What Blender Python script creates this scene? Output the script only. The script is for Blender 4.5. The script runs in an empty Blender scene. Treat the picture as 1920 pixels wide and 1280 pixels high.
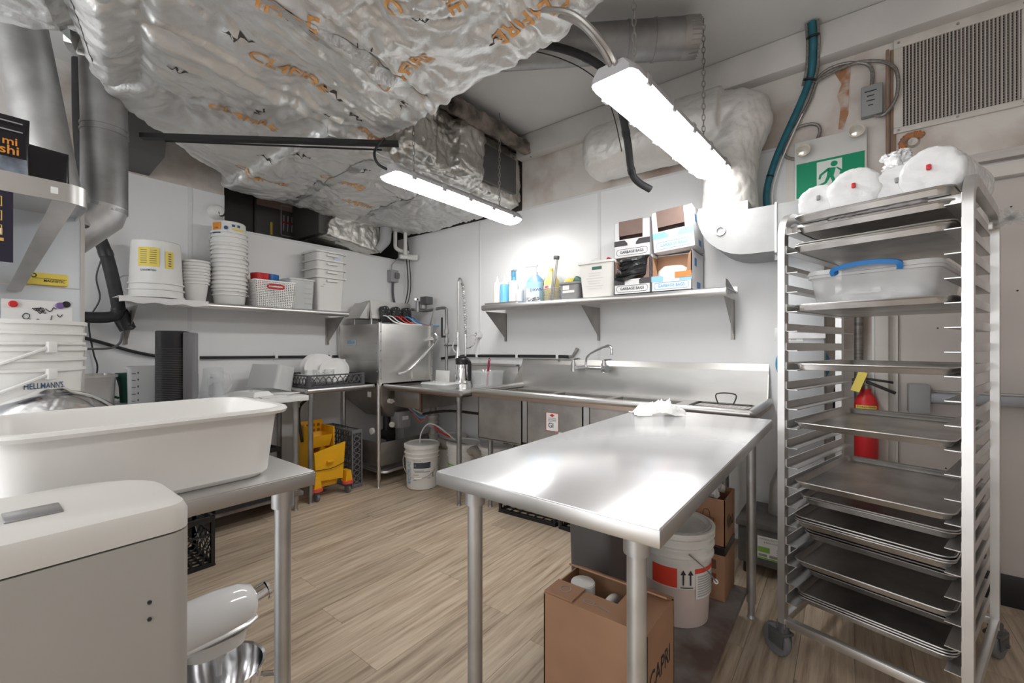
import bpy, bmesh, math, random
from mathutils import Vector, Matrix, noise
from mathutils.bvhtree import BVHTree
random.seed(7)
S = bpy.context.scene
COL = S.collection
R = math.radians
PI = math.pi

# ---------------------------------------------------------------- camera, light, exposure
cam = bpy.data.objects.new('camera', bpy.data.cameras.new('camera'))
COL.objects.link(cam)
cam.location = (0, 0, 1.24)
cam.rotation_euler = (R(90), 0, R(37.9))
cam.data.sensor_width = 36
cam.data.lens = 810 / 1920 * 36
cam.data.shift_y = 8 / 1920
cam.data.clip_start = 0.05
S.camera = cam
W = bpy.data.worlds.new('world')
S.world = W
W.use_nodes = True
W.node_tree.nodes['Background'].inputs[0].default_value = (0.985, 0.99, 1, 1)
W.node_tree.nodes['Background'].inputs[1].default_value = 1.75
S.view_settings.view_transform = 'Standard'
S.view_settings.look = 'None'
S.view_settings.gamma = 1
S.view_settings.use_curve_mapping = False
S.view_settings.exposure = 0.82
LAMP = 14.0          # radiance of the LED diffusers

# ---------------------------------------------------------------- materials
MATS = {}
def mat(name, col, rough=0.5, metal=0.0, var=0.0, vscale=6.0, vstretch=(1, 1, 1), bump=0.0, bscale=40.0, col2=None,
        trans=0.0, alpha=1.0, emit=0.0, rvar=0.0, spec=0.5, lo=0.35, hi=0.65, detail=4.0, ior=1.45, coords='Object', vor=False, coat=0.0):
    if name in MATS: return MATS[name]
    m = bpy.data.materials.new(name); m.use_nodes = True
    nt = m.node_tree; N = nt.nodes; Lk = nt.links
    b = N['Principled BSDF']
    b.inputs['Base Color'].default_value = (*col, 1)
    b.inputs['Roughness'].default_value = rough
    b.inputs['Metallic'].default_value = metal
    b.inputs['IOR'].default_value = ior
    b.inputs['Specular IOR Level'].default_value = spec
    b.inputs['Transmission Weight'].default_value = trans
    b.inputs['Alpha'].default_value = alpha
    b.inputs['Coat Weight'].default_value = coat
    if emit:
        b.inputs['Emission Color'].default_value = (*col, 1)
        b.inputs['Emission Strength'].default_value = emit
    if var or bump or rvar or col2:
        if coords == 'World':
            geo = N.new('ShaderNodeNewGeometry'); src = geo.outputs['Position']
        else:
            tc = N.new('ShaderNodeTexCoord'); src = tc.outputs['Object']
        mp = N.new('ShaderNodeMapping'); mp.inputs['Scale'].default_value = vstretch
        Lk.new(src, mp.inputs[0])
        def nz(sc, det=detail):
            n = N.new('ShaderNodeTexVoronoi' if vor else 'ShaderNodeTexNoise')
            n.inputs['Scale'].default_value = sc
            if not vor: n.inputs['Detail'].default_value = det
            Lk.new(mp.outputs[0], n.inputs['Vector'])
            return n
        if var or col2:
            n = nz(vscale)
            cr = N.new('ShaderNodeValToRGB')
            c2 = col2 if col2 else tuple(max(0, c * (1 - var)) for c in col)
            cr.color_ramp.elements[0].position = lo; cr.color_ramp.elements[0].color = (*c2, 1)
            cr.color_ramp.elements[1].position = hi; cr.color_ramp.elements[1].color = (*col, 1)
            Lk.new(n.outputs['Color' if vor else 0], cr.inputs[0]); Lk.new(cr.outputs[0], b.inputs['Base Color'])
        if rvar:
            n = nz(vscale * 1.7)
            mr = N.new('ShaderNodeMapRange')
            mr.inputs[3].default_value = max(0.02, rough - rvar); mr.inputs[4].default_value = min(1, rough + rvar)
            mr.inputs[1].default_value = 1.75; mr.inputs[2].default_value = 0.7
            Lk.new(n.outputs[0], mr.inputs[0]); Lk.new(mr.outputs[0], b.inputs['Roughness'])
        if bump:
            n = nz(bscale)
            bp = N.new('ShaderNodeBump'); bp.inputs['Strength'].default_value = bump; bp.inputs['Distance'].default_value = 0.01
            Lk.new(n.outputs[0], bp.inputs['Height']); Lk.new(bp.outputs[0], b.inputs['Normal'])
    MATS[name] = m
    return m

WALL = mat('frp_white', (0.845, 0.85, 0.855), 0.38, var=0.04, vscale=1.2, bump=0.06, bscale=160, coords='World')
PLAS = mat('grimy_plaster', (0.72, 0.685, 0.645), 0.75, col2=(0.40, 0.31, 0.26), vscale=2.6, lo=0.30, hi=0.56, detail=8, bump=0.25, bscale=14, coords='World')
PINK = mat('pinkish_drywall', (0.72, 0.67, 0.64), 0.7, var=0.2, vscale=1.5, bump=0.15, bscale=18, coords='World')
CEIL = mat('ceiling_paint', (0.72, 0.72, 0.71), 0.7, var=0.1, vscale=1.1, bump=0.1, bscale=20, coords='World')
DOOR = mat('door_paint', (0.64, 0.59, 0.56), 0.55, var=0.16, vscale=1.6, bump=0.1, bscale=15, coords='World')
TRIM = mat('frame_paint', (0.70, 0.67, 0.63), 0.5, var=0.12, vscale=4, coords='World')
STEEL = mat('stainless', (0.66, 0.65, 0.64), 0.3, 1.0, var=0.1, vscale=3, rvar=0.08, bump=0.02, bscale=30, vstretch=(1, 1, 1))
STEELT = mat('stainless_top_sheen', (0.93, 0.93, 0.95), 0.16, 0.62, var=0.03, vscale=5, rvar=0.04, detail=8)  # white reflection on the tabletop is put into this pale, part-diffuse colour
STEELB = mat('stainless_brushed', (0.63, 0.62, 0.60), 0.34, 1.0, var=0.12, vscale=2.2, vstretch=(1, 1, 4), rvar=0.07)
DSTEEL = mat('steel_dull', (0.47, 0.45, 0.43), 0.42, 1.0, var=0.25, vscale=6, rvar=0.1)
CHROME = mat('chrome', (0.85, 0.85, 0.86), 0.12, 1.0)
GALV = mat('galvanised', (0.62, 0.62, 0.62), 0.38, 1.0, var=0.2, vscale=9, rvar=0.12, bump=0.04, bscale=12)
GALVD = mat('galvanised_old', (0.42, 0.42, 0.42), 0.42, 1.0, var=0.35, vscale=5, rvar=0.12)
GALVL = mat('sheet_metal_light', (0.50, 0.515, 0.53), 0.45, 0.6, var=0.12, vscale=7, rvar=0.1)
ALU = mat('aluminium', (0.74, 0.73, 0.72), 0.33, 1.0, var=0.1, vscale=8, rvar=0.08)
ALUP = mat('pan_aluminium', (0.74, 0.72, 0.70), 0.27, 1.0, var=0.35, vscale=5, rvar=0.14, detail=6)
FOIL = mat('foil_wrap', (0.80, 0.80, 0.79), 0.29, 0.72, var=0.1, vscale=5, bump=0.5, bscale=26, rvar=0.12, detail=6)
FOILS = mat('foil_shiny', (0.74, 0.72, 0.68), 0.24, 0.95, var=0.25, vscale=6, bump=0.9, bscale=20, rvar=0.1, detail=6)
FOILW = mat('foil_painted', (0.74, 0.72, 0.69), 0.5, 0.35, var=0.12, vscale=5, bump=0.6, bscale=16, detail=6)
TAPE = mat('foil_tape', (0.70, 0.70, 0.69), 0.3, 0.95, var=0.12, vscale=14, bump=0.4, bscale=40)
WPL = mat('white_plastic', (0.82, 0.82, 0.80), 0.38, var=0.04, vscale=5)
WPL2 = mat('natural_poly', (0.80, 0.79, 0.76), 0.42, var=0.05, vscale=4, spec=0.4)
TUBM = mat('tub_poly', (0.80, 0.79, 0.77), 0.33, var=0.05, vscale=5)
APPL = mat('offwhite_shell', (0.66, 0.65, 0.62), 0.45, var=0.05, vscale=3)
APPG = mat('grey_shell', (0.42, 0.41, 0.385), 0.5, var=0.06, vscale=3)
CLEAR = mat('clear_plastic', (0.80, 0.84, 0.85), 0.1, alpha=0.2, ior=1.4)
CLEARW = mat('frosted_plastic', (0.80, 0.81, 0.81), 0.25, alpha=0.5)
GLASS = mat('clear_glass', (0.95, 0.97, 0.97), 0.03, trans=0.9, alpha=0.5)
BAGP = mat('bag_film', (0.90, 0.91, 0.92), 0.22, alpha=0.86, bump=0.5, bscale=30)
BLACK = mat('black_plastic', (0.018, 0.018, 0.02), 0.35)
BLACKR = mat('black_rubber', (0.03, 0.03, 0.032), 0.62, var=0.3, vscale=20)
DARKG = mat('dark_grey_plastic', (0.085, 0.085, 0.09), 0.45)
GREYP = mat('grey_plastic', (0.17, 0.175, 0.185), 0.45, var=0.1, vscale=10)
MIDG = mat('mid_grey', (0.36, 0.37, 0.38), 0.5)
PUTTY = mat('panel_grey', (0.135, 0.125, 0.115), 0.5)
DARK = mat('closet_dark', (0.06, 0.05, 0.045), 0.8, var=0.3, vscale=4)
COPPER = mat('brown_wood', (0.33, 0.21, 0.15), 0.7, var=0.3, vscale=8)
YELLOW = mat('yellow_plastic', (0.83, 0.43, 0.015), 0.4, var=0.06, vscale=8)
YEL = mat('yellow_print', (0.86, 0.68, 0.12), 0.5)
ORANGE = mat('orange_print', (0.80, 0.30, 0.04), 0.5)
PRINT = mat('wrap_print', (0.72, 0.36, 0.12), 0.45, 0.3)
RED = mat('red_plastic', (0.62, 0.025, 0.03), 0.4)
REDW = mat('red_bumper', (0.70, 0.10, 0.08), 0.45)
BLUE = mat('blue_plastic', (0.03, 0.16, 0.45), 0.4)
LBLUE = mat('blue_liquid', (0.16, 0.47, 0.76), 0.25)
CYAN = mat('cyan_print', (0.13, 0.42, 0.72), 0.5)
BOXBLUE = mat('box_blue', (0.30, 0.57, 0.82), 0.6)
TEAL = mat('teal_hose', (0.02, 0.15, 0.20), 0.45, var=0.2, vscale=20)
GREEN = mat('exit_green', (0.0, 0.27, 0.13), 0.45)
LGREEN = mat('label_green', (0.25, 0.5, 0.10), 0.5)
DGREEN = mat('dark_green', (0.03, 0.12, 0.09), 0.4)
PURPLE = mat('purple_magnet', (0.20, 0.12, 0.33), 0.5)
CARD = mat('cardboard', (0.40, 0.225, 0.135), 0.8, var=0.1, vscale=9)
CARDI = mat('cardboard_inside', (0.25, 0.175, 0.15), 0.85, var=0.1, vscale=9)
BOXW = mat('box_white', (0.80, 0.80, 0.81), 0.6)
BOXK = mat('box_black_band', (0.07, 0.065, 0.07), 0.6)
PAPER = mat('paper', (0.84, 0.84, 0.83), 0.7)
INK = mat('ink', (0.03, 0.03, 0.035), 0.6)
INKG = mat('ink_grey', (0.33, 0.33, 0.33), 0.6)
CLOTH = mat('cloth_white', (0.80, 0.81, 0.80), 0.9, bump=0.3, bscale=80)
CERAM = mat('ceramic', (0.84, 0.84, 0.83), 0.15)
BBAG = mat('black_bag', (0.02, 0.02, 0.022), 0.18, bump=0.6, bscale=25)
RUST = mat('rust', (0.60, 0.52, 0.46), 0.85, col2=(0.40, 0.20, 0.10), vscale=14, lo=.4, hi=.62)
CONC = mat('dirty_shelf', (0.30, 0.28, 0.265), 0.55, 0.35, col2=(0.15, 0.10, 0.085), vscale=7, detail=8, rvar=0.15)
LENS = mat('led_diffuser', (1.0, 0.985, 0.96), 0.4, emit=LAMP)
LAMPH = mat('lamp_housing', (0.42, 0.42, 0.43), 0.45)
PORC = mat('pinkish_liquid', (0.62, 0.53, 0.50), 0.45)
MARB = mat('laminate_top', (0.80, 0.80, 0.80), 0.35)

def floor_mat():
    m = bpy.data.materials.new('vinyl_plank'); m.use_nodes = True
    nt = m.node_tree; N = nt.nodes; Lk = nt.links; b = N['Principled BSDF']
    geo = N.new('ShaderNodeNewGeometry'); oi = N.new('ShaderNodeObjectInfo')
    add = N.new('ShaderNodeVectorMath'); add.operation = 'MULTIPLY_ADD'
    comb = N.new('ShaderNodeCombineXYZ'); Lk.new(oi.outputs['Random'], comb.inputs[0]); Lk.new(oi.outputs['Random'], comb.inputs[1])
    Lk.new(comb.outputs[0], add.inputs[0]); add.inputs[1].default_value = (37, 91, 0); Lk.new(geo.outputs['Position'], add.inputs[2])
    mp = N.new('ShaderNodeMapping'); mp.inputs['Scale'].default_value = (17, 0.9, 1); Lk.new(add.outputs[0], mp.inputs[0])
    n = N.new('ShaderNodeTexNoise'); n.inputs['Scale'].default_value = 2.2; n.inputs['Detail'].default_value = 7; n.inputs['Roughness'].default_value = 0.65
    Lk.new(mp.outputs[0], n.inputs['Vector'])
    cr = N.new('ShaderNodeValToRGB'); e = cr.color_ramp.elements
    e[0].position = 0.30; e[0].color = (0.26, 0.185, 0.125, 1); e[1].position = 0.62; e[1].color = (0.60, 0.495, 0.375, 1)
    k = e.new(0.46); k.color = (0.46, 0.36, 0.262, 1)
    Lk.new(n.outputs[0], cr.inputs[0])
    hsv = N.new('ShaderNodeHueSaturation'); mr = N.new('ShaderNodeMapRange')
    mr.inputs[3].default_value = 0.86; mr.inputs[4].default_value = 1.10
    Lk.new(oi.outputs['Random'], mr.inputs[0]); Lk.new(mr.outputs[0], hsv.inputs['Value']); Lk.new(cr.outputs[0], hsv.inputs['Color'])
    Lk.new(hsv.outputs[0], b.inputs['Base Color'])
    b.inputs['Roughness'].default_value = 0.42
    bp = N.new('ShaderNodeBump'); bp.inputs['Strength'].default_value = 0.08; Lk.new(n.outputs[0], bp.inputs['Height']); Lk.new(bp.outputs[0], b.inputs['Normal'])
    return m
VINYL = floor_mat()

# ---------------------------------------------------------------- mesh helpers
def spline(pts, k=6, closed=False):
    P = [Vector(p) for p in pts]; n = len(P); out = []
    rng = range(n if closed else n - 1)
    for i in rng:
        if closed: a, b, c, d = P[(i - 1) % n], P[i], P[(i + 1) % n], P[(i + 2) % n]
        else: a, b, c, d = P[max(i - 1, 0)], P[i], P[i + 1], P[min(i + 2, n - 1)]
        for j in range(k):
            t = j / k
            out.append(0.5 * ((2 * b) + (c - a) * t + (2 * a - 5 * b + 4 * c - d) * t * t + (3 * b - a - 3 * c + d) * t ** 3))
    if not closed: out.append(P[-1])
    return out
def rr(w, d, r, z, cx=0, cy=0, n=4):
    r = min(r, w / 2 - 1e-4, d / 2 - 1e-4); o = []
    for q, (sx, sy) in enumerate(((1, 1), (-1, 1), (-1, -1), (1, -1))):
        for i in range(n + 1):
            a = q * PI / 2 + i * PI / 2 / n
            o.append((cx + sx * (w / 2 - r) + r * math.cos(a), cy + sy * (d / 2 - r) + r * math.sin(a), z))
    return o
def TM(loc=(0, 0, 0), rx=0, ry=0, rz=0, s=(1, 1, 1)):
    return Matrix.Translation(loc) @ Matrix.Rotation(rz, 4, 'Z') @ Matrix.Rotation(ry, 4, 'Y') @ Matrix.Rotation(rx, 4, 'X') @ Matrix.Diagonal((*s, 1))
def face_m(o, facing):            # x right, y up, z towards the viewer of a face that looks along `facing`
    c = {'-Y': ((1, 0, 0), (0, 0, 1), (0, -1, 0)), '+X': ((0, 1, 0), (0, 0, 1), (1, 0, 0)), '-X': ((0, -1, 0), (0, 0, 1), (-1, 0, 0)),
         '+Z': ((1, 0, 0), (0, 1, 0), (0, 0, 1)), '+ZY': ((0, 1, 0), (-1, 0, 0), (0, 0, 1))}[facing]
    m = Matrix.Identity(4)
    for i in range(3):
        for j in range(3): m[j][i] = c[i][j]
        m[i][3] = o[i]
    return m
_TX = {}
def text_geo(s):
    if s in _TX: return _TX[s]
    cu = bpy.data.curves.new('t', 'FONT'); cu.body = s; cu.size = 1; cu.align_x = 'CENTER'; cu.align_y = 'CENTER'; cu.resolution_u = 3; cu.offset = 0.014
    o = bpy.data.objects.new('t', cu); COL.objects.link(o)
    dg = bpy.context.evaluated_depsgraph_get()
    me = bpy.data.meshes.new_from_object(o.evaluated_get(dg))
    V = [tuple(v.co) for v in me.vertices]; Fc = [tuple(p.vertices) for p in me.polygons]
    bpy.data.objects.remove(o); bpy.data.curves.remove(cu); bpy.data.meshes.remove(me)
    w = max(v[0] for v in V) - min(v[0] for v in V)
    _TX[s] = (V, Fc, w)
    return _TX[s]
class G:
    def __init__(s): s.V = []; s.F = []
    def add(s, V, F, M=None):
        k = len(s.V)
        s.V += [tuple(M @ Vector(v)) for v in V] if M is not None else [tuple(v) for v in V]
        s.F += [tuple(i + k for i in f) for f in F]
        return s
    def box(s, x0, x1, y0, y1, z0, z1, b=0, M=None, seg=2):
        if b <= 0:
            V = [(x, y, z) for z in (z0, z1) for y in (y0, y1) for x in (x0, x1)]
            return s.add(V, [(0, 2, 3, 1), (4, 5, 7, 6), (0, 1, 5, 4), (2, 6, 7, 3), (0, 4, 6, 2), (1, 3, 7, 5)], M)
        bm = bmesh.new(); bmesh.ops.create_cube(bm, size=1)
        for v in bm.verts: v.co = ((x0 + x1) / 2 + v.co.x * (x1 - x0), (y0 + y1) / 2 + v.co.y * (y1 - y0), (z0 + z1) / 2 + v.co.z * (z1 - z0))
        bmesh.ops.bevel(bm, geom=list(bm.edges), offset=min(b, (x1 - x0) / 2.05, (y1 - y0) / 2.05, (z1 - z0) / 2.05), segments=seg, affect='EDGES', profile=0.5)
        bm.verts.index_update()
        s.add([v.co[:] for v in bm.verts], [[v.index for v in f.verts] for f in bm.faces], M); bm.free()
        return s
    def loft(s, rings, c0=True, c1=True, M=None, wrap=False):
        n = len(rings[0]); V = [p for r in rings for p in r]; F = []
        m = len(rings)
        for i in range(m if wrap else m - 1):
            a, b = i * n, ((i + 1) % m) * n
            for j in range(n): F.append((a + j, a + (j + 1) % n, b + (j + 1) % n, b + j))
        if c0 and not wrap: F.append(tuple(reversed(range(n))))
        if c1 and not wrap: F.append(tuple(range((m - 1) * n, m * n)))
        return s.add(V, F, M)
    def lathe(s, prof, n=24, M=None, a0=0.0, a1=2 * PI):
        full = abs(a1 - a0 - 2 * PI) < 1e-6; V = []; F = []; idx = []
        k = n if full else n + 1
        for r, z in prof:
            if r < 1e-6: idx.append([len(V)] * k); V.append((0, 0, z))
            else:
                idx.append(list(range(len(V), len(V) + k)))
                V += [(r * math.cos(a0 + (a1 - a0) * i / n), r * math.sin(a0 + (a1 - a0) * i / n), z) for i in range(k)]
        for i in range(len(prof) - 1):
            for j in range(n):
                jj = (j + 1) % k if full else j + 1
                f = [idx[i][j], idx[i][jj], idx[i + 1][jj], idx[i + 1][j]]
                g = []
                for q in f:
                    if q not in g: g.append(q)
                if len(g) > 2: F.append(tuple(g))
        return s.add(V, F, M)
    def tube(s, pts, r, n=8, sec=None, up=None, closed=False, cap=True, M=None):
        P = [Vector(p) for p in pts]; m = len(P); rings = []
        t0 = (P[1] - P[0]).normalized()
        if up is not None: nrm = Vector(up)
        else: nrm = t0.orthogonal()
        for i in range(m):
            if closed: t = (P[(i + 1) % m] - P[i - 1])
            else: t = P[min(i + 1, m - 1)] - P[max(i - 1, 0)]
            t.normalize()
            nrm = (nrm - t * nrm.dot(t))
            if nrm.length < 1e-6: nrm = t.orthogonal()
            nrm.normalize(); bn = t.cross(nrm)
            rad = r[i] if isinstance(r, (list, tuple)) else r
            if sec: rings.append([P[i] + nrm * a + bn * b for a, b in sec])
            else: rings.append([P[i] + (nrm * math.cos(2 * PI * j / n) + bn * math.sin(2 * PI * j / n)) * rad for j in range(n)])
        return s.loft(rings, cap, cap, M, wrap=closed)
    def cyl(s, p0, p1, r, r1=None, n=16, M=None):
        return s.tube([p0, p1], [r, r if r1 is None else r1], n, M=M)
    def prism(s, poly, axis, c0, c1, M=None):
        def P(a, b, c): return {'x': (c, a, b), 'y': (a, c, b), 'z': (a, b, c)}[axis]
        return s.loft([[P(a, b, c0) for a, b in poly], [P(a, b, c1) for a, b in poly]], M=M)
    def text(s, t, size, M, width=None, curve=None):
        V, F, w = text_geo(t); sx = size if width is None else width / w
        if curve:      # bend round a vertical cylinder of this radius (M at the axis, z = outwards at x = 0)
            W2 = [(curve * math.sin(v[0] * sx / curve), v[1] * size, curve * math.cos(v[0] * sx / curve)) for v in V]
            return s.add(W2, F, M)
        return s.add([(v[0] * sx, v[1] * size, 0) for v in V], F, M)
    def rect(s, w, h, M, curve=None, x=0, y=0, n=8):
        if curve:
            V = []
            for i in range(n + 1):
                a = (x - w / 2 + w * i / n) / curve
                for yy in (y - h / 2, y + h / 2): V.append((curve * math.sin(a), yy, curve * math.cos(a)))
            return s.add(V, [(2 * i, 2 * i + 2, 2 * i + 3, 2 * i + 1) for i in range(n)], M)
        return s.add([(x - w / 2, y - h / 2, 0), (x + w / 2, y - h / 2, 0), (x + w / 2, y + h / 2, 0), (x - w / 2, y + h / 2, 0)], [(0, 1, 2, 3)], M)
    def mesh(s, name, m, sm=40, fix=True):
        me = bpy.data.meshes.new(name); me.from_pydata(s.V, [], s.F); me.update()
        if fix:
            bm = bmesh.new(); bm.from_mesh(me); bmesh.ops.recalc_face_normals(bm, faces=bm.faces[:]); bm.to_mesh(me); bm.free()
        if m: me.materials.append(m)
        if sm:
            me.polygons.foreach_set('use_smooth', [True] * len(me.polygons)); me.set_sharp_from_angle(angle=R(sm))
        return me
def link(name, data, parent=None, loc=None, rz=None):
    o = bpy.data.objects.new(name, data); COL.objects.link(o)
    if parent is not None: o.parent = parent
    if loc is not None: o.location = loc
    if rz is not None: o.rotation_euler = (0, 0, rz)
    return o
def tag(o, label, cat, group=None):
    o['label'] = label; o['category'] = cat
    if group: o['group'] = group
    return o
def thing(name, label, cat, loc=(0, 0, 0), rz=0.0, group=None):
    o = link(name, None, None, loc, rz); o.empty_display_size = 0.1
    return tag(o, label, cat, group)
def part(g, name, m, parent, label=None, sm=40, fix=True, loc=None):
    o = link(name, g.mesh(name, m, sm, fix), parent, loc)
    if label: o['label'] = label
    return o
def single(g, name, m, label, cat, loc=(0, 0, 0), rz=0.0, group=None, sm=40, fix=True):
    return tag(link(name, g.mesh(name, m, sm, fix), None, loc, rz), label, cat, group)
def struct(g, name, m, parent=None, sm=40):
    o = link(name, g.mesh(name, m, sm), parent); o['kind'] = 'structure'
    return o
def dup(root, loc, rz=0.0, label=None, group=None):
    r = root.copy(); COL.objects.link(r); r.location = loc; r.rotation_euler = (0, 0, rz)
    if label: r['label'] = label
    if group: r['group'] = group
    for ch in list(root.children):
        c = ch.copy(); COL.objects.link(c); c.parent = r
        for q in list(ch.children):
            d = q.copy(); COL.objects.link(d); d.parent = c
    return r

# ================================================================ the room
XL, YB, XR, YF, ZC = -3.94, 3.08, 1.5, -1.9, 3.05
fl = struct(G().box(XL - .1, XR + .1, YF - .1, YB + .1, -0.06, -0.006), 'floor', mat('floor_base', (0.12, 0.09, 0.07), 0.7))
PW, PL = 0.18, 1.22
pm = G().box(-PW / 2 + .0006, PW / 2 - .0006, -PL / 2 + .0006, PL / 2 - .0006, -0.006, 0, 0).mesh('plank', VINYL, 0)
i = 0
x = XL + PW / 2
while x < XR:
    y = YF - 0.3 + ((i * 0.47) % 1.0) * PL
    while y < YB + PL / 2:
        if y - PL / 2 < YB and y + PL / 2 > YF:
            y0, y1 = max(y - PL / 2, YF), min(y + PL / 2, YB)
            o = link('plank', pm, fl, (x, (y0 + y1) / 2, 0)); o.scale = (1, (y1 - y0) / PL, 1)
        y += PL
    x += PW; i += 1

# left wall: panels up to the services opening, plaster above on the near part
g = G()
g.box(XL - .1, XL, YF, YB + .1, 0, 2.187)                       # lower wall
g.box(XL - .1, XL, YF, 1.311, 2.187, 2.44)
wl = struct(g, 'wall_left', WALL)
g = G().box(XL - .1, XL + .004, YF, 1.311, 2.44, ZC)
struct(g, 'plaster_band', PLAS, wl)
g = G()
for yy in (1.085, -0.135): g.box(XL, XL + .004, yy - .012, yy + .012, 0, 2.44)
g.box(XL, XL + .005, 1.311, YB, 2.175, 2.19); g.box(XL, XL + .005, 1.297, 1.313, 2.18, 2.44)
struct(g, 'panel_joint_strip', mat('joint_strip', (0.74, 0.75, 0.76), 0.4), wl)
# services closet behind the opening
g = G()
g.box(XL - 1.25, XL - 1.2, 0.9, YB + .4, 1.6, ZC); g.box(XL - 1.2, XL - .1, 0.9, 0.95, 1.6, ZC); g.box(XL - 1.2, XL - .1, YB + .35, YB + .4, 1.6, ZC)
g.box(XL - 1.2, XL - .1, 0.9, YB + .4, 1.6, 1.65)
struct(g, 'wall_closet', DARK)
# back wall with panels, plaster band, ledge
g = G().box(XL - .1, 0.112, YB, YB + .1, 0, 2.44).box(0.112, XR + .1, YB, YB + .1, 2.1, 2.44)
wb = struct(g, 'wall_back', WALL)
g = G().box(-2.28, XR + .1, YB - .004, YB + .1, 2.44, ZC).box(-0.32, 0.10, YB - .003, YB + .02, 0, 2.44).box(0.10, XR, YB - .003, YB + .02, 2.12, 2.44)
struct(g, 'plaster_band', PLAS, wb)
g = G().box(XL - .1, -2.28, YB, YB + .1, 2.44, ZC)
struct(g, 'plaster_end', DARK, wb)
g = G()
for xx in (-2.79, -1.535, -0.31): g.box(xx - .012, xx + .012, YB - .004, YB, 0, 2.44)
g.box(-2.28, -0.31, YB - .006, YB, 2.435, 2.45)
struct(g, 'panel_joint_strip', MATS['joint_strip'], wb)
g = G().box(-2.28, XR, YB - .10, YB, 2.86, ZC - .002, 0.01)
struct(g, 'trim_1', mat('ledge_paint', (0.70, 0.68, 0.65), 0.7, var=0.18, vscale=2, bump=0.2, bscale=12, coords='World'))
struct(G().box(XL - 1.3, XR + .1, YF - .1, YB + .5, ZC, ZC + .08), 'ceiling', CEIL)
struct(G().box(XR, XR + .1, YF, YB, 0, ZC), 'wall_right', PINK)
struct(G().box(XL, -3.3, YF - .1, YF, 0, ZC).box(-3.3, XR, YF - .1, YF, 2.7, ZC).box(-.1, XR, YF - .1, YF, 0, 2.7), 'wall_front', WALL)  # unseen wall; its opening is cut to let world light fill the room

# door in the back wall, frame, panic bar, kick plate
g = G().box(0.112, 0.168, YB - .05, YB + .06, 0, 2.10, .004).box(0.112, XR, YB - .05, YB + .06, 2.04, 2.10, .004).box(0.168, 0.20, YB - .015, YB + .06, 0, 2.04)
g.box(0.20, 0.208, YB - .02, YB + .02, 0, 2.04)
struct(g, 'trim_2', TRIM)
dr = struct(G().box(0.21, 1.13, YB - .005, YB + .04, 0.01, 2.035, .003), 'door_1', DOOR)
struct(G().box(0.22, 1.12, YB - .012, YB - .004, 0.0, 0.15, .002), 'kick_plate', BLACK, dr)
struct(G().box(1.13, XR, YB - .01, YB + .06, 0, 2.1), 'trim_3', PINK)
g = G().box(0.243, 0.325, YB - .10, YB - .004, 0.895, 1.045, .008)
bar = struct(g, 'panic_bar_head', MIDG, dr)
struct(G().box(0.325, 1.08, YB - .085, YB - .03, 0.955, 1.005, .004), 'push_bar', mat('bar_grey', (0.28, 0.29, 0.31), 0.4, 0.5), dr)
struct(G().box(0.325, 1.08, YB - .03, YB - .004, 0.945, 1.012, .003), 'bar_rail', DSTEEL, dr)
g = G()
for xx, zz in ((.36, 1.33), (.47, 1.335), (.63, 1.5), (.61, 1.9), (.39, .62), (.45, .6), (.52, .63), (.56, .615)): g.cyl((xx, YB - .007, zz), (xx, YB - .004, zz), .004, n=6)
struct(g, 'screw_hole', INK, dr)

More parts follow.
